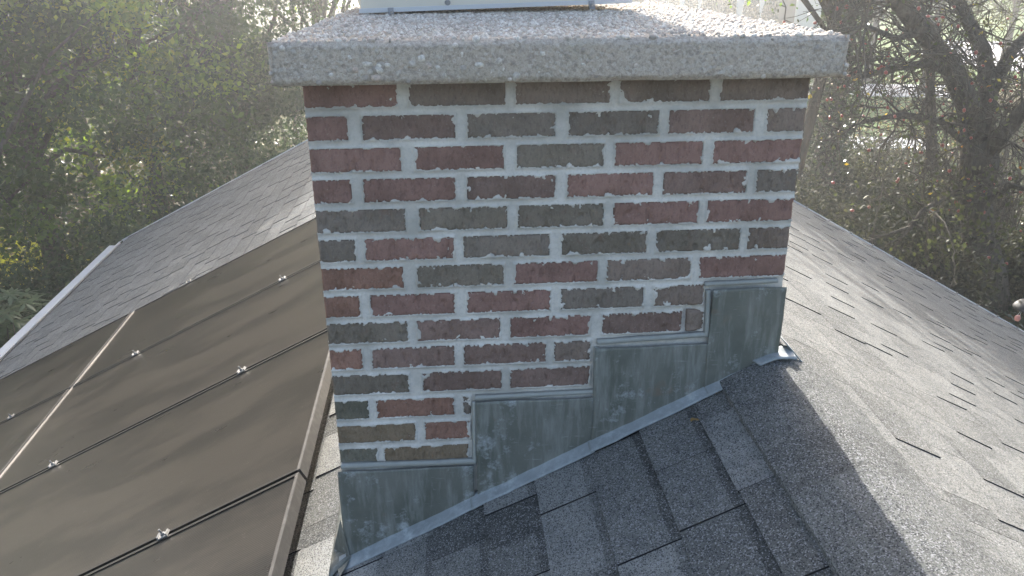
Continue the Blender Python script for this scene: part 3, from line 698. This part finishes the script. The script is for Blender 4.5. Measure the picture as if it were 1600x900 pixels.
# cable clip seen as a thin bright cover strip between the two columns
# mounting rails under the panels
for s_, lab_ in ((S0 + .35, 'hidden rail nearest the chimney under the inner column of panels'), (S0 + 1.45, 'hidden lower rail under the inner column of panels'), (S0 + PW + .4, 'hidden upper rail under the outer column of panels'), (S0 + PW + 1.5, 'hidden rail nearest the eave under the outer column of panels')):
    mb = MB(); V = []
    for hh in (.035, .078):
        V += [LP(s_ - .02, 1.1, hh), LP(s_ + .02, 1.1, hh), LP(s_ + .02, 5.1, hh), LP(s_ - .02, 5.1, hh)]
    mb.hexa(V)
    for y in (1.3, 2.5, 3.7, 4.9):
        a = LP(s_, y, 0); mb.tube([a, LP(s_, y, .036)], .015, 8)
    o = mb.build('mounting_rail', M['frame'], None)
    tag(o, 'dark metal ' + lab_, 'mounting rail', 'mounting rails under the solar panels')

# ------------------------------------------------------------------ vegetation
def leaves(C, size, up=.3, stretch=1.7, tone=None, jit=.35, fold=True):
    """C: N x 3 centres -> leaf quads (diamonds)"""
    n = len(C); d = rs.normal(size=(n, 3)); d /= np.linalg.norm(d, axis=1)[:, None]
    nrm = rs.normal(size=(n, 3)); nrm[:, 2] += up * 3; nrm -= (nrm * d).sum(1)[:, None] * d; nrm /= np.linalg.norm(nrm, axis=1)[:, None] + 1e-9
    s = np.cross(nrm, d); L_ = (size * (1 + jit * (rs.rand(n) * 2 - 1)))[:, None]; W_ = L_ / stretch
    V = np.stack([C - d * L_ * .5, C - d * L_ * .05 + s * W_ * .5 + nrm * W_ * .12, C + d * L_ * .5, C - d * L_ * .05 - s * W_ * .5 + nrm * W_ * .12], 1)
    F = np.arange(n * 4).reshape(-1, 4); t = rs.rand(n) if tone is None else tone
    return V.reshape(-1, 3), F, t
def crown_points(cen, rad, nclump, per, spread, low=.35):
    cl = rs.normal(size=(nclump, 3)); cl /= np.linalg.norm(cl, axis=1)[:, None]; cl *= (low + (1 - low) * rs.rand(nclump) ** .6)[:, None]
    cl *= (1 + .35 * (rs.rand(nclump) - .5))[:, None]
    cl = np.asarray(cen) + cl * np.asarray(rad); sz = spread * (.6 + .8 * rs.rand(nclump))
    P = np.repeat(cl, per, 0) + rs.normal(size=(nclump * per, 3)) * np.repeat(sz, per)[:, None] * np.array([1, 1, .62])
    t = np.clip(np.repeat(rs.rand(nclump) ** 1.8 * .85, per) + .26 * (rs.rand(nclump * per) - .35), 0, 1)
    return P, t, cl
def limb_set(mb, base, top, clumps, r0, nl):
    idx = rs.choice(len(clumps), min(nl, len(clumps)), replace=False)
    H_ = top[2] - base[2]
    for i in idx:
        e = clumps[i]; f = min(.95, max(.15, .25 + .6 * rs.rand())); st = base + (top - base) * f
        if e[2] < st[2] - .5: st = base + (top - base) * max(.12, f * .5)
        m1 = st * .6 + e * .4 + rs.normal(size=3) * .12 * np.linalg.norm(e - st) + np.array([0, 0, .1]); m2 = st * .25 + e * .75 + rs.normal(size=3) * .08 * np.linalg.norm(e - st)
        r = r0 * (1 - .65 * f) * .42; mb.tube([st, m1, m2, e], [r, r * .7, r * .42, r * .12], 5)
def bent(base, top, n=7, amp=.15):
    base = np.asarray(base, float); top = np.asarray(top, float); P = []
    for i in range(n):
        f = i / (n - 1); P.append(base + (top - base) * f + np.array([math.sin(f * 4 + base[0]) * amp, math.cos(f * 5 + base[1]) * amp * .7, 0]) * f)
    return P
def tree(name, base, H, cen, rad, label, leafmat='leaf', barkmat='bark', r0=.16, ncl=70, per=380, lsize=.1, spread=.34, group=None, nl=45, low=.35, cat='tree', lean=(0, 0), tmul=1., tadd=0.):
    base = np.asarray(base, float); top = base + np.array([lean[0], lean[1], H * .9]); th = thing(name, base, label, cat, group)
    P, t, cl = crown_points(np.asarray(base) + np.asarray(cen), rad, ncl, per, spread, low)
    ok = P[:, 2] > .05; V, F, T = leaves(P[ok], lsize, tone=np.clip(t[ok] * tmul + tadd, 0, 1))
    mb = MB(); pts = bent(base, top); mb.tube([base - np.array([0, 0, .1])] + pts[1:], [r0 * 1.35] + [r0 * (1 - .75 * i / 6) for i in range(1, 7)], 10); limb_set(mb, base, pts[-1], cl, r0, nl)
    mb.build('trunk', M[barkmat], th, smooth=True)
    obj('crown', V, F, M[leafmat], th, tone=T)
    return th
def g2(px, Y, py=300):
    p = atY(px, py, Y); return np.array([p[0], p[1], 0.])
G_LEFT = 'broadleaf trees behind the left roof slope'
tree('broadleaf_tree', g2(60, 13.5), 9, (0, 0, 4.6), (3.0, 2.2, 4.3), 'leafy tree filling the upper left corner, many leaves glowing yellow-green', group=G_LEFT, per=420, tadd=.28, lsize=.11)  # tadd lifts the leaf tone: backlit glow painted into the colour
tree('broadleaf_tree', g2(245, 15.5), 9.5, (0, 0, 4.9), (2.4, 2.2, 4.8), 'leafy tree above the upper end of the left eave, yellow-green leaves at its top', group=G_LEFT, tadd=.2, per=400, lsize=.11)  # leaf tone lifted here too, painting in the backlight
tree('broadleaf_tree', g2(385, 17), 8.6, (-.2, 0, 4.6), (1.9, 2.2, 4.2), 'dull bluish green tree close to the left of the chimney', leafmat='leafb', group=G_LEFT, per=480)
tree('broadleaf_tree', g2(-140, 11), 9, (0, 0, 4.4), (2.6, 2.4, 4.2), 'dense dark tree at the left edge of the picture', group=G_LEFT)
tree('broadleaf_tree', g2(150, 21), 10, (0, 0, 5), (4.2, 2.4, 4.6), 'large shaded tree far back behind the two left leafy trees', leafmat='leafb', group=G_LEFT, lsize=.1, per=260)
tree('broadleaf_tree', g2(350, 24), 9, (0, 0, 4.4), (3.0, 2.4, 4.0), 'pale hazy tree furthest back left of the chimney cap', leafmat='leafb', group=G_LEFT, lsize=.1, per=240)
tree('broadleaf_tree', np.array([-2.75, 19.5, 0]), 9.6, (-.1, 0, 7.3), (2.5, 2.2, 2.1), 'tall tree whose trunk is hidden behind the chimney', group=G_LEFT, ncl=120, per=420, lsize=.1)
# slim pale saplings seen over the left end of the cap
for px_, pt, Y, m_, lab, r_ in ((466, 446, 20, 'barkp', 'slim pale sapling trunk rising behind the left end of the concrete cap', .075), (482, 506, 21, 'barkr', 'thin reddish sapling leaning right beside the pale sapling', .045)):
    b = g2(px_, Y); th = thing('sapling', b, lab, 'tree', 'saplings behind the left end of the cap'); e = atY(pt, -140, Y); mb = MB()
    P = [b, b * .5 + e * .5 + np.array([.1, 0, 0]), e]; mb.tube(P, [r_, r_ * .8, r_ * .5], 8)
    for k in range(9):
        s_ = b + (e - b) * rs.uniform(.5, .95); d = np.array([rs.normal() * .7, rs.normal() * .4, .7]); mb.tube([s_, s_ + d * .6, s_ + d * 1.3], [.018, .012, .004], 4)
    mb.build('trunk', M[m_], th, smooth=True)
    V, F, T = leaves(e + rs.normal(size=(500, 3)) * np.array([.7, .7, 1.0]), .08); obj('crown', V, F, M['leaf'], th, tone=T)

# --- shrubs
def shrub(name, base, rad, label, leafmat, n, lsize, group=None, cat='shrub', stretch=1.9, stems=10, up=.3, tadd=0.):
    base = np.asarray(base, float); th = thing(name, base, label, cat, group)
    ncl = max(20, n // 90); P, t, cl = crown_points(base + np.array([0, 0, rad[2] * .55]), (rad[0], rad[1], rad[2] * .6), ncl, max(1, n // ncl), .22 * max(rad[0], .5), .2)
    ok = P[:, 2] > .02; V, F, T = leaves(P[ok], lsize, up=up, stretch=stretch, tone=np.clip(t[ok] + tadd, 0, 1))
    mb = MB()
    for k in range(stems):
        e = cl[rs.randint(len(cl))]; mb.tube([base + rs.normal(size=3) * .08 * np.array([1, 1, 0]), base * .4 + e * .6 + rs.normal(size=3) * .1, e], [.022, .015, .005], 5)
    mb.build('stem', M['twig'], th, smooth=True); obj('foliage', V, F, M[leafmat], th, tone=T); return th
def rhodo(base, rad, label, nwh=260):
    base = np.asarray(base, float); th = thing('rhododendron', base, label, 'shrub'); C = []; D = []
    d = rs.normal(size=(nwh, 3)); d[:, 2] = np.abs(d[:, 2]); d /= np.linalg.norm(d, axis=1)[:, None]; tips = base + d * np.asarray(rad) * (.75 + .3 * rs.rand(nwh))[:, None]
    V = []; F = []; T = []; mb = MB()
    for i, p in enumerate(tips):
        ax = d[i] * .5 + np.array([0, 0, .8]); ax /= np.linalg.norm(ax); u = np.cross(ax, [1, 0, .1]); u /= np.linalg.norm(u); v = np.cross(ax, u); m_ = rs.randint(7, 11); t0 = rs.rand()
        for k in range(m_):
            a = 2 * PI * k / m_ + rs.rand() * .4; r = math.cos(a) * u + math.sin(a) * v; L_ = .17 * rs.uniform(.8, 1.15); dn = rs.uniform(-.35, .25)
            e = r + ax * dn; e /= np.linalg.norm(e); s = np.cross(e, ax); s /= np.linalg.norm(s); w_ = L_ * .15; n0 = len(V)
            V += [p, p + e * L_ * .45 + s * w_ - ax * .006, p + e * L_ - ax * .02, p + e * L_ * .45 - s * w_ - ax * .006, p + e * L_ * .45 + ax * .002]
            F += [(n0, n0 + 1, n0 + 4), (n0 + 1, n0 + 2, n0 + 4), (n0 + 2, n0 + 3, n0 + 4), (n0 + 3, n0, n0 + 4)]; T += [min(1, max(0, t0 * .6 + rs.rand() * .4))] * 4
        if i % 5 == 0: mb.tube([base + rs.normal(size=3) * .1 * np.array([1, 1, 0]), base * .5 + p * .5, p], [.02, .012, .006], 5)
    mb.build('stem', M['twig'], th, smooth=True); obj('foliage', np.array(V), np.array(F), M['rhodo'], th, tone=T)
for px_, py_, Y, lab in ((15, 500, 7.6, 'rhododendron with glossy whorled leaves at the left picture edge below the eave line'), (62, 492, 8.3, 'smaller rhododendron close against the left eave')):
    p = atY(px_, py_, Y); rhodo((p[0] - .25, p[1], 0.), (1.1, .9, p[2] + .22), lab, 420)
# understorey behind the right rake
under = [(1262, 12.5, 1.0, 1.7, 'low dark shrub tucked against the right side of the chimney behind the rake'), (1350, 15, 1.5, 1.2, 'dull green shrub in front of the near pale path'), (1440, 15, 1.5, 1.2, 'broad grey-green shrub left of the old apple trunk'),
         (1385, 11.2, 1.2, 1.7, 'dark shrub just beyond the middle of the right rake edge'), (1478, 11, .9, 1.35, 'shaded shrub at the foot of the old apple tree, left side'), (1320, 19, 1.6, .6, 'low bluish shrub behind the ivy covered trunk'), (1600, 12, .8, .9, 'low green ground shrub at the right picture edge'), (1245, 17, 1.2, 1.8, 'tall dull shrub directly behind the ivy covered trunk')]
for i, (px_, Y, r, h_, lab) in enumerate(under):
    shrub('shrub', g2(px_, Y), (r, r * .8, h_), lab, 'dull', 6500, .085, 'shrubs behind the right rake')
for i, (px_, Y, r, h_, lab) in enumerate([(130, 10.8, 1.3, 1.9, 'dark shrub in shade beyond the middle of the left eave'), (330, 13, 1.6, 2.0, 'dark undergrowth bush above the end of the left eave'), (20, 10, 1.2, 1.6, 'dull shrub behind the rhododendrons'), (430, 14, 1.5, 2.2, 'shaded bush low behind the roof, left of the chimney'), (462, 18.5, 1.7, 4.6, 'tall bush filling the gap below the left end of the cap')]):
    shrub('shrub', g2(px_, Y), (r, r * .8, h_), lab, 'leafb', 7000, .08, 'shrubs beyond the left roof slope', tadd=-.15)
# --- ivy covered trunk and bare brown trunk
def ivy_tree(b, e, r, label, ivy=True):
    th = thing('ivy_covered_tree' if ivy else 'bare_trunk_tree', b, label, 'tree'); pts = bent(b, e, 9, .06); mb = MB(); mb.tube(pts, [r * 1.3] + [r * (1 - .3 * i / 8) for i in range(1, 9)], 12)
    cen = np.array(e) + np.array([-.9, 0, .75]); P, t, cl = crown_points(cen, (3.4, 2.6, 2.1), 110, 220, .42, .3)
    limb_set(mb, pts[4], pts[-1], cl, r, 35); mb.build('trunk', M['barkr' if not ivy else 'bark'], th, smooth=True)
    V, F, T = leaves(P, .09, tone=t); obj('crown', V, F, M['leaf'], th, tone=T)
    if ivy:
        n = 9000; f = rs.rand(n); PA = np.array(pts); ii = np.minimum((f * 8).astype(int), 7); ff = f * 8 - ii; cc = PA[ii] * (1 - ff)[:, None] + PA[ii + 1] * ff[:, None]; a = rs.rand(n) * 2 * PI
        rr = r * (1.02 + .9 * vnoise(a * 1.5, f * 14, 3) + .25 * rs.rand(n)); C = cc + np.column_stack([np.cos(a) * rr, np.sin(a) * rr, rs.normal(size=n) * .03]); V, F, T = leaves(C, .075, up=.1, stretch=1.1); obj('ivy', V, F, M['ivy'], th, tone=T)
    return th
b = g2(1280, 15.5); e = atY(1318, 60, 15.5); e = b + (e - b) * (6.6 / e[2]); ivy_tree(b, e, .26, 'thick trunk wrapped in glossy ivy right of the chimney cap')
b = g2(1222, 13.5); e = atY(1284, 100, 13.5); e = b + (e - b) * (6.4 / e[2]); ivy_tree(b, e, .11, 'bare brown leaning trunk between the chimney edge and the ivy trunk', ivy=False)
# --- old apple tree with red fruit
def branchy(mb, tips, p, d, L_, r, depth, droop=.25, up=0.):
    """recursive twig; collects tip points"""
    pts = [p]; q = p.copy(); dd = d.copy(); n = 4
    for i in range(n):
        dd = dd + rs.normal(size=3) * .28 + np.array([0, 0, up - droop * (depth <= 1)]) * .35; dd /= np.linalg.norm(dd); q = q + dd * L_ / n; pts.append(q.copy())
    mb.tube(pts, [r * (1 - .17 * i) for i in range(n + 1)], 5 if depth > 1 else 4, cap=False); tips.append(q)
    if depth > 0:
        for _ in range(rs.randint(3, 5)):
            i = rs.randint(1, n + 1); nd = dd + rs.normal(size=3) * .85; nd /= np.linalg.norm(nd)
            branchy(mb, tips, pts[i].copy(), nd, L_ * rs.uniform(.5, .75), r * .55, depth - 1, droop, up)
    else: tips.append(pts[2])
YA = 12.4
ba = onground(1545, 478); YA = float(ba[1])
ap = thing('apple_tree', (ba[0], ba[1], 0), 'old gnarled apple tree with thick forked trunk and small red fruit at the right', 'tree')
def PXL(lst): return [atY(x, y, YA + dy) for x, y, dy in lst]
mb = MB(); tips = []
trunk = PXL([(1545, 490, 0), (1541, 430, 0), (1530, 370, 0), (1524, 310, .1), (1530, 255, .1), (1528, 215, .1)])
mb.tube(trunk, [.34, .30, .25, .23, .28, .24], 12)
mains = [([(1528, 225, .1), (1512, 160, -.2), (1488, 108, -.4), (1442, 50, -.7), (1400, 0, -.9), (1345, -70, -1)], .19), ([(1532, 225, .1), (1545, 150, .3), (1538, 80, .5), (1500, 10, .8), (1470, -70, 1)], .15),
         ([(1534, 250, .1), (1570, 205, -.3), (1610, 160, -.6), (1680, 110, -1)], .15), ([(1545, 150, .3), (1580, 80, .5), (1640, 20, .7), (1690, -60, 1)], .11),
         ([(1500, 125, -.3), (1455, 98, -.6), (1400, 106, -.9), (1335, 122, -1.2)], .075), ([(1522, 235, .1), (1470, 190, -.6), (1410, 178, -.9), (1350, 190, -1.2)], .06),
         ([(1528, 300, .1), (1490, 300, -.5), (1440, 330, -1.), (1420, 360, -1.2)], .05), ([(1535, 320, .1), (1580, 290, -.7), (1620, 300, -1.1)], .055), ([(1442, 50, -.7), (1400, 60, -1), (1350, 40, -1.2), (1320, 60, -1.3)], .05)]
for pl, r in mains:
    P = PXL(pl); mb.tube(P, [r * (1 - .55 * i / (len(P) - 1)) for i in range(len(P))], 9)
    for i in range(1, len(P)):
        for _ in range(6):
            f = rs.rand(); s_ = P[i - 1] * (1 - f) + P[i] * f; d = (P[i] - P[i - 1]); d /= np.linalg.norm(d); nd = d * .6 + rs.normal(size=3) * .75; nd /= np.linalg.norm(nd)
            branchy(mb, tips, s_, nd, rs.uniform(.6, 1.3), .018, 2, .45)
mb.build('trunk', M['bark'], ap, smooth=True)
tips = np.array(tips); sel = tips[rs.choice(len(tips), 1200)] + rs.normal(size=(1200, 3)) * .07
V, F, T = leaves(sel, .07, up=0, tone=rs.rand(1200) ** 1.5); obj('foliage', V, F, M['aut'], ap, tone=T)
ft = tips[rs.choice(len(tips), 190, replace=False)]; V, F, T = blobs(ft - np.array([0, 0, .03]), np.full(190, .024)); obj('fruit', V, F, M['fruit'], ap, smooth=True, kind='stuff')
# low leafy boughs in front of the trunk
b2 = PXL([(1560, 300, -1.2)])[0]
P, t, cl = crown_points(PXL([(1500, 345, -1.6)])[0], (1.15, .6, .75), 26, 28, .2, .2); V, F, T = leaves(P[::2], .08, up=0, tone=t[::2] * .5); obj('foliage', V, F, M['aut'], ap, tone=T)
# young stems: a reddish trunk and upright canes
b = onground(1458, 345); e = atY(1452, 60, b[1]); th = thing('young_tree', (b[0], b[1], 0), 'straight reddish young trunk left of the old apple tree', 'tree'); mb = MB(); tp = []
mb.tube([b, b * .5 + e * .5, e], [.13, .11, .07], 8)
for _ in range(22):
    f = rs.uniform(.3, 1); nd = np.array([rs.normal(), rs.normal() * .6, .5]); nd /= np.linalg.norm(nd); branchy(mb, tp, b + (e - b) * f, nd, rs.uniform(.6, 1.3), .016, 2, .1)
mb.build('trunk', M['barkr'], th, smooth=True); tp = np.array(tp); V, F, T = leaves(tp[rs.choice(len(tp), 380)], .07); obj('crown', V, F, M['aut'], th, tone=T)
def canes(px_, py_, n, hgt, wid, label, group):
    b = onground(px_, py_); th = thing('cane_shrub', (b[0], b[1], 0), label, 'shrub', group); mb = MB(); tp = []
    for _ in range(n):
        s_ = b + np.array([rs.normal() * wid, rs.normal() * wid * .7, 0]); hh = hgt * rs.uniform(.6, 1.1); l_ = rs.normal(size=2) * .25; P = [s_, s_ + np.array([l_[0] * .3, l_[1] * .3, hh * .5]), s_ + np.array([l_[0] * 1.3, l_[1], hh])]
        mb.tube(P, [.014, .011, .005], 5)
        for q_ in range(3):
            nd = np.array([rs.normal(), rs.normal(), 1.0]); nd /= np.linalg.norm(nd); branchy(mb, tp, P[0] + (P[1] - P[0]) * rs.uniform(.6, 1.) + (P[2] - P[1]) * rs.rand() * .8, nd, rs.uniform(.3, .6), .006, 1, .1)
    mb.build('stem', M['twig'], th, smooth=True); tp = np.array(tp); V, F, T = leaves(tp[rs.choice(len(tp), min(len(tp), 260))], .06); obj('foliage', V, F, M['aut'], th, tone=T)
G_C = 'cane shrubs around the old apple tree'
canes(1580, 400, 60, 2.6, .45, 'dense upright bare canes right of the apple trunk at the picture edge', G_C); canes(1425, 330, 34, 2.4, .5, 'loose bare canes left of the reddish young trunk', G_C); canes(1500, 330, 34, 2.3, .45, 'bare canes between the reddish young trunk and the apple trunk', G_C); canes(1350, 300, 10, 1.8, .5, 'sparse bare twigs in front of the lawn, right of the ivy trunk', G_C)
# ground cover
n = 26000; C = np.column_stack([rs.uniform(3, 14, n), rs.uniform(8, 24, n), rs.rand(n) * .14 + .02]); V, F, T = leaves(C, .075, up=1.0, stretch=1.2, tone=rs.rand(n) * .8)
tag(obj('ground_cover', V, F, M['ivy'], tone=T), 'low dark green ivy ground cover beneath the shrubs on the right', 'ground cover', kind='stuff')
n = 20000; C = np.column_stack([rs.uniform(-14, 1, n), rs.uniform(9, 26, n), rs.rand(n) * .14 + .02]); V, F, T = leaves(C, .08, up=1.0, stretch=1.2, tone=rs.rand(n) * .7)
tag(obj('ground_cover', V, F, M['ivy'], tone=T), 'dark ground cover under the trees on the left', 'ground cover', kind='stuff')
n = 1500; a, b_, c_, d_ = [np.array([p[0], p[1], 0]) for p in lawn_pts]; u = rs.rand(n)[:, None]; v = rs.rand(n)[:, None]; C = a * (1 - u) * (1 - v) + b_ * u * (1 - v) + c_ * u * v + d_ * (1 - u) * v; C[:, 2] = .03
V, F, T = leaves(C, .12, up=2.5, stretch=1.3); tag(obj('fallen_leaves', V, F, M['straw'], tone=T), 'scattered brown fallen leaves on the green lawn', 'leaves', kind='stuff')
# --- row of arborvitae and pale house beyond the cap
YH = 34.
def conifer(b, h_, r, label, group):
    th = thing('arborvitae', b, label, 'tree', group); n = 7000; f = rs.rand(n) ** .8; a = rs.rand(n) * 2 * PI; rr = r * (1 - f) ** .75 * (.75 + .35 * vnoise(a * 2, f * 9, 5)) * (.7 + .3 * rs.rand(n))
    C = b + np.column_stack([np.cos(a) * rr, np.sin(a) * rr, f * h_ + .05]); V, F, T = leaves(C, .14, up=.8, stretch=2.2, tone=rs.rand(n) * .6); mb = MB(); mb.tube([b, b + np.array([0, 0, h_ * .8])], [.07, .02], 6); mb.build('trunk', M['barkr'], th); obj('crown', V, F, M['ivy'], th, tone=T)
for k, (px_, lab) in enumerate(((1078, 'leftmost small dark arborvitae above the sunny edge of the cap'), (1107, 'second arborvitae from the left in the row by the pale house'), (1138, 'third arborvitae from the left in the row by the pale house'), (1173, 'fourth arborvitae from the left, nearly conical, by the pale house'), (1203, 'rightmost arborvitae of the row, next to the ivy tree crown'), (1050, 'arborvitae partly hidden by the corner of the flue cover'))):
    conifer(g2(px_, YH + rs.rand() * .6, 20), 3.9 + rs.rand() * .9, .62, lab, 'arborvitae row in front of the pale house')
hb = g2(1150, YH + 5.5, 10); ph = thing('pale_house', hb, 'pale grey-blue house wall behind the arborvitae row', 'house')
mb = MB(); mb.box((hb[0] - 6, hb[1], 0), (hb[0] + 4.2, hb[1] + 7, 5.0)); mb.build('wall', M['siding'], ph)
for k in range(14):
    mb = MB(); z = .4 + k * .32; mb.box((hb[0] - 6.02, hb[1] - .025, z), (hb[0] + 4.22, hb[1] - .001, z + .285)); mb.build('siding_board', M['siding'], ph)
V = [(hb[0] - 6.5, hb[1] - .5, 5.0), (hb[0] + 4.7, hb[1] - .5, 5.0), (hb[0] + 4.7, hb[1] + 3.5, 7.2), (hb[0] - 6.5, hb[1] + 3.5, 7.2), (hb[0] + 4.7, hb[1] + 7.5, 5.0), (hb[0] - 6.5, hb[1] + 7.5, 5.0)]
obj('roof', V, [(0, 1, 2, 3), (3, 2, 4, 5), (1, 4, 2), (0, 3, 5), (0, 5, 4, 1)], M['roofdeck'], ph)
for x in (-4.2, -1.2, 1.8):
    mb = MB(); mb.box((hb[0] + x, hb[1] - .06, 1.2), (hb[0] + x + 1.1, hb[1] - .03, 2.8)); wn = mb.build('window', M['white'], ph)
    mb = MB(); mb.box((hb[0] + x + .08, hb[1] - .075, 1.28), (hb[0] + x + 1.02, hb[1] - .061, 2.72)); mb.build('pane', M['glass'], wn)
# --- trees over the top right and far off
tree('far_tree', g2(1470, 30, 0), 8, (0, 0, 4.6), (2.6, 2, 3.0), 'sparse sunlit yellowing tree beyond the lawn, above the apple crown', leafmat='aut', ncl=60, per=120, lsize=.12, group='trees beyond the lawn', nl=30)
tree('far_tree', g2(1590, 36, 0), 8, (0, 0, 4.4), (3., 2, 3.0), 'sparse yellow-green tree beyond the driveway at the top right corner', leafmat='leaf', ncl=60, per=120, lsize=.13, group='trees beyond the lawn', nl=30, tadd=.2)
tree('far_tree', g2(1375, 33, 0), 8, (0, 0, 4.8), (2.2, 2, 3.2), 'green tree beyond the far path right of the ivy trunk', leafmat='leaf', ncl=70, per=150, lsize=.12, group='trees beyond the lawn', nl=30)
Cw = []; 
for k in range(170):
    x = -110 + k * 1.4 + rs.normal() * 1.5; y = 62 + rs.rand() * 24 + abs(x) * .1; h_ = rs.uniform(4.5, 8.5)
    if -5 < x < 14: h_ = rs.uniform(2.5, 4.0)
    d = rs.normal(size=(420, 3)); d /= np.linalg.norm(d, axis=1)[:, None]; Cw.append(np.array([x, y, h_ * .52]) + d * np.array([2.6, 2.2, h_ * .5]) * (.7 + .3 * rs.rand(420, 1)))
Cw = np.vstack(Cw); Cw = Cw[Cw[:, 2] > .1]; V, F, T = leaves(Cw, .42, up=.4); tag(obj('distant_woods', V, F, M['leafb'], tone=T), 'distant wood closing off the gardens behind everything', 'woods', kind='stuff')
# --- hanging bird feeder at the right edge
p = atY(1603, 489, 8.2); fd = thing('bird_feeder', (p[0] + .35, p[1], 0), 'hanging bird feeder under a dark dome at the right picture edge', 'bird feeder')
mb = MB(); nseg = 28; V = []; F = []
for r_, z in ((.01, .095), (.07, .088), (.125, .065), (.16, .03), (.175, 0), (.17, -.006), (.12, .055), (.06, .078), (.01, .085)):
    for k in range(nseg): a = 2 * PI * k / nseg; V.append((p[0] + .03 + r_ * math.cos(a), p[1] + r_ * math.sin(a), p[2] + .06 + z))
for i in range(8):
    for k in range(nseg): F.append((i * nseg + k, i * nseg + (k + 1) % nseg, (i + 1) * nseg + (k + 1) % nseg, (i + 1) * nseg + k))
obj('dome_baffle', V, F, M['dark'], fd, smooth=True)
cp = atY(1590, 497, 8.2); mb = MB(); V = []; F = []
for r_, z in ((.002, -.035), (.022, -.033), (.03, -.015), (.031, .012), (.024, .028), (.002, .03)):
    for k in range(16): a = 2 * PI * k / 16; V.append((cp[0] + r_ * math.cos(a), cp[1] + r_ * math.sin(a), cp[2] + z))
for i in range(5):
    for k in range(16): F.append((i * 16 + k, i * 16 + (k + 1) % 16, (i + 1) * 16 + (k + 1) % 16, (i + 1) * 16 + k))
obj('nectar_cup', V, F, M['pink'], fd, smooth=True)
tp_ = np.array([cp[0] + .035, cp[1], p[2] + .075])
for sx in (-.02, .02):
    mb = MB(); mb.tube([cp + np.array([sx, 0, .02]), cp + np.array([.015 + sx * .5, 0, .07]), tp_], .0022, 5); mb.build('cord', M['white'], fd)
mb = MB(); q0 = np.array([p[0] + .35, p[1], 0]); mb.tube([q0, q0 + [0, 0, p[2] + .35], [p[0] + .28, p[1], p[2] + .46], [p[0] + .12, p[1], p[2] + .46], [p[0] + .03, p[1], p[2] + .36], [p[0] + .03, p[1], p[2] + .14]], .009, 8); mb.build('hook_pole', M['dark'], fd, smooth=True)

# --- small dry leaf on the shaded shingles
for (px_, py_, lab) in ((1088, 661, 'small dry curled leaf lying on the shaded shingles below the tallest flashing step'),):
    s_, y_ = unL(px_, py_, .014); c = LP(s_, y_, .016); V = []; F = []
    for i in range(5):
        for j, w_ in enumerate((-1, 0, 1)):
            f = i / 4; V.append(c + np.array([.8, .35, 0]) * (f - .5) * .026 + np.array([-.35, .8, 0]) * w_ * .007 * math.sin(PI * (.1 + .8 * f)) + NL * (.004 + .004 * abs(w_) + .003 * math.sin(f * 5)))
    for i in range(4):
        for j in range(2): F.append((i * 3 + j, i * 3 + j + 1, i * 3 + j + 4, i * 3 + j + 3))
    tag(obj('dry_leaf', V, F, M['straw'], tone=[.8] * 8), lab, 'leaf')

# ------------------------------------------------------------------ haze
k = N('haze_air'); pv = k.n('ShaderNodeVolumePrincipled'); pv.inputs['Color'].default_value = (.90, .95, 1, 1); pv.inputs['Density'].default_value = .0042; pv.inputs['Anisotropy'].default_value = .72
k.l(pv.outputs[0], k.out.inputs['Volume'])
mb = MB(); mb.box((-130, -12, -1), (130, 115, 14)); hz = mb.build('haze', k.m, None); tag(hz, 'sunlit morning haze filling the air over the gardens', 'haze', kind='stuff')
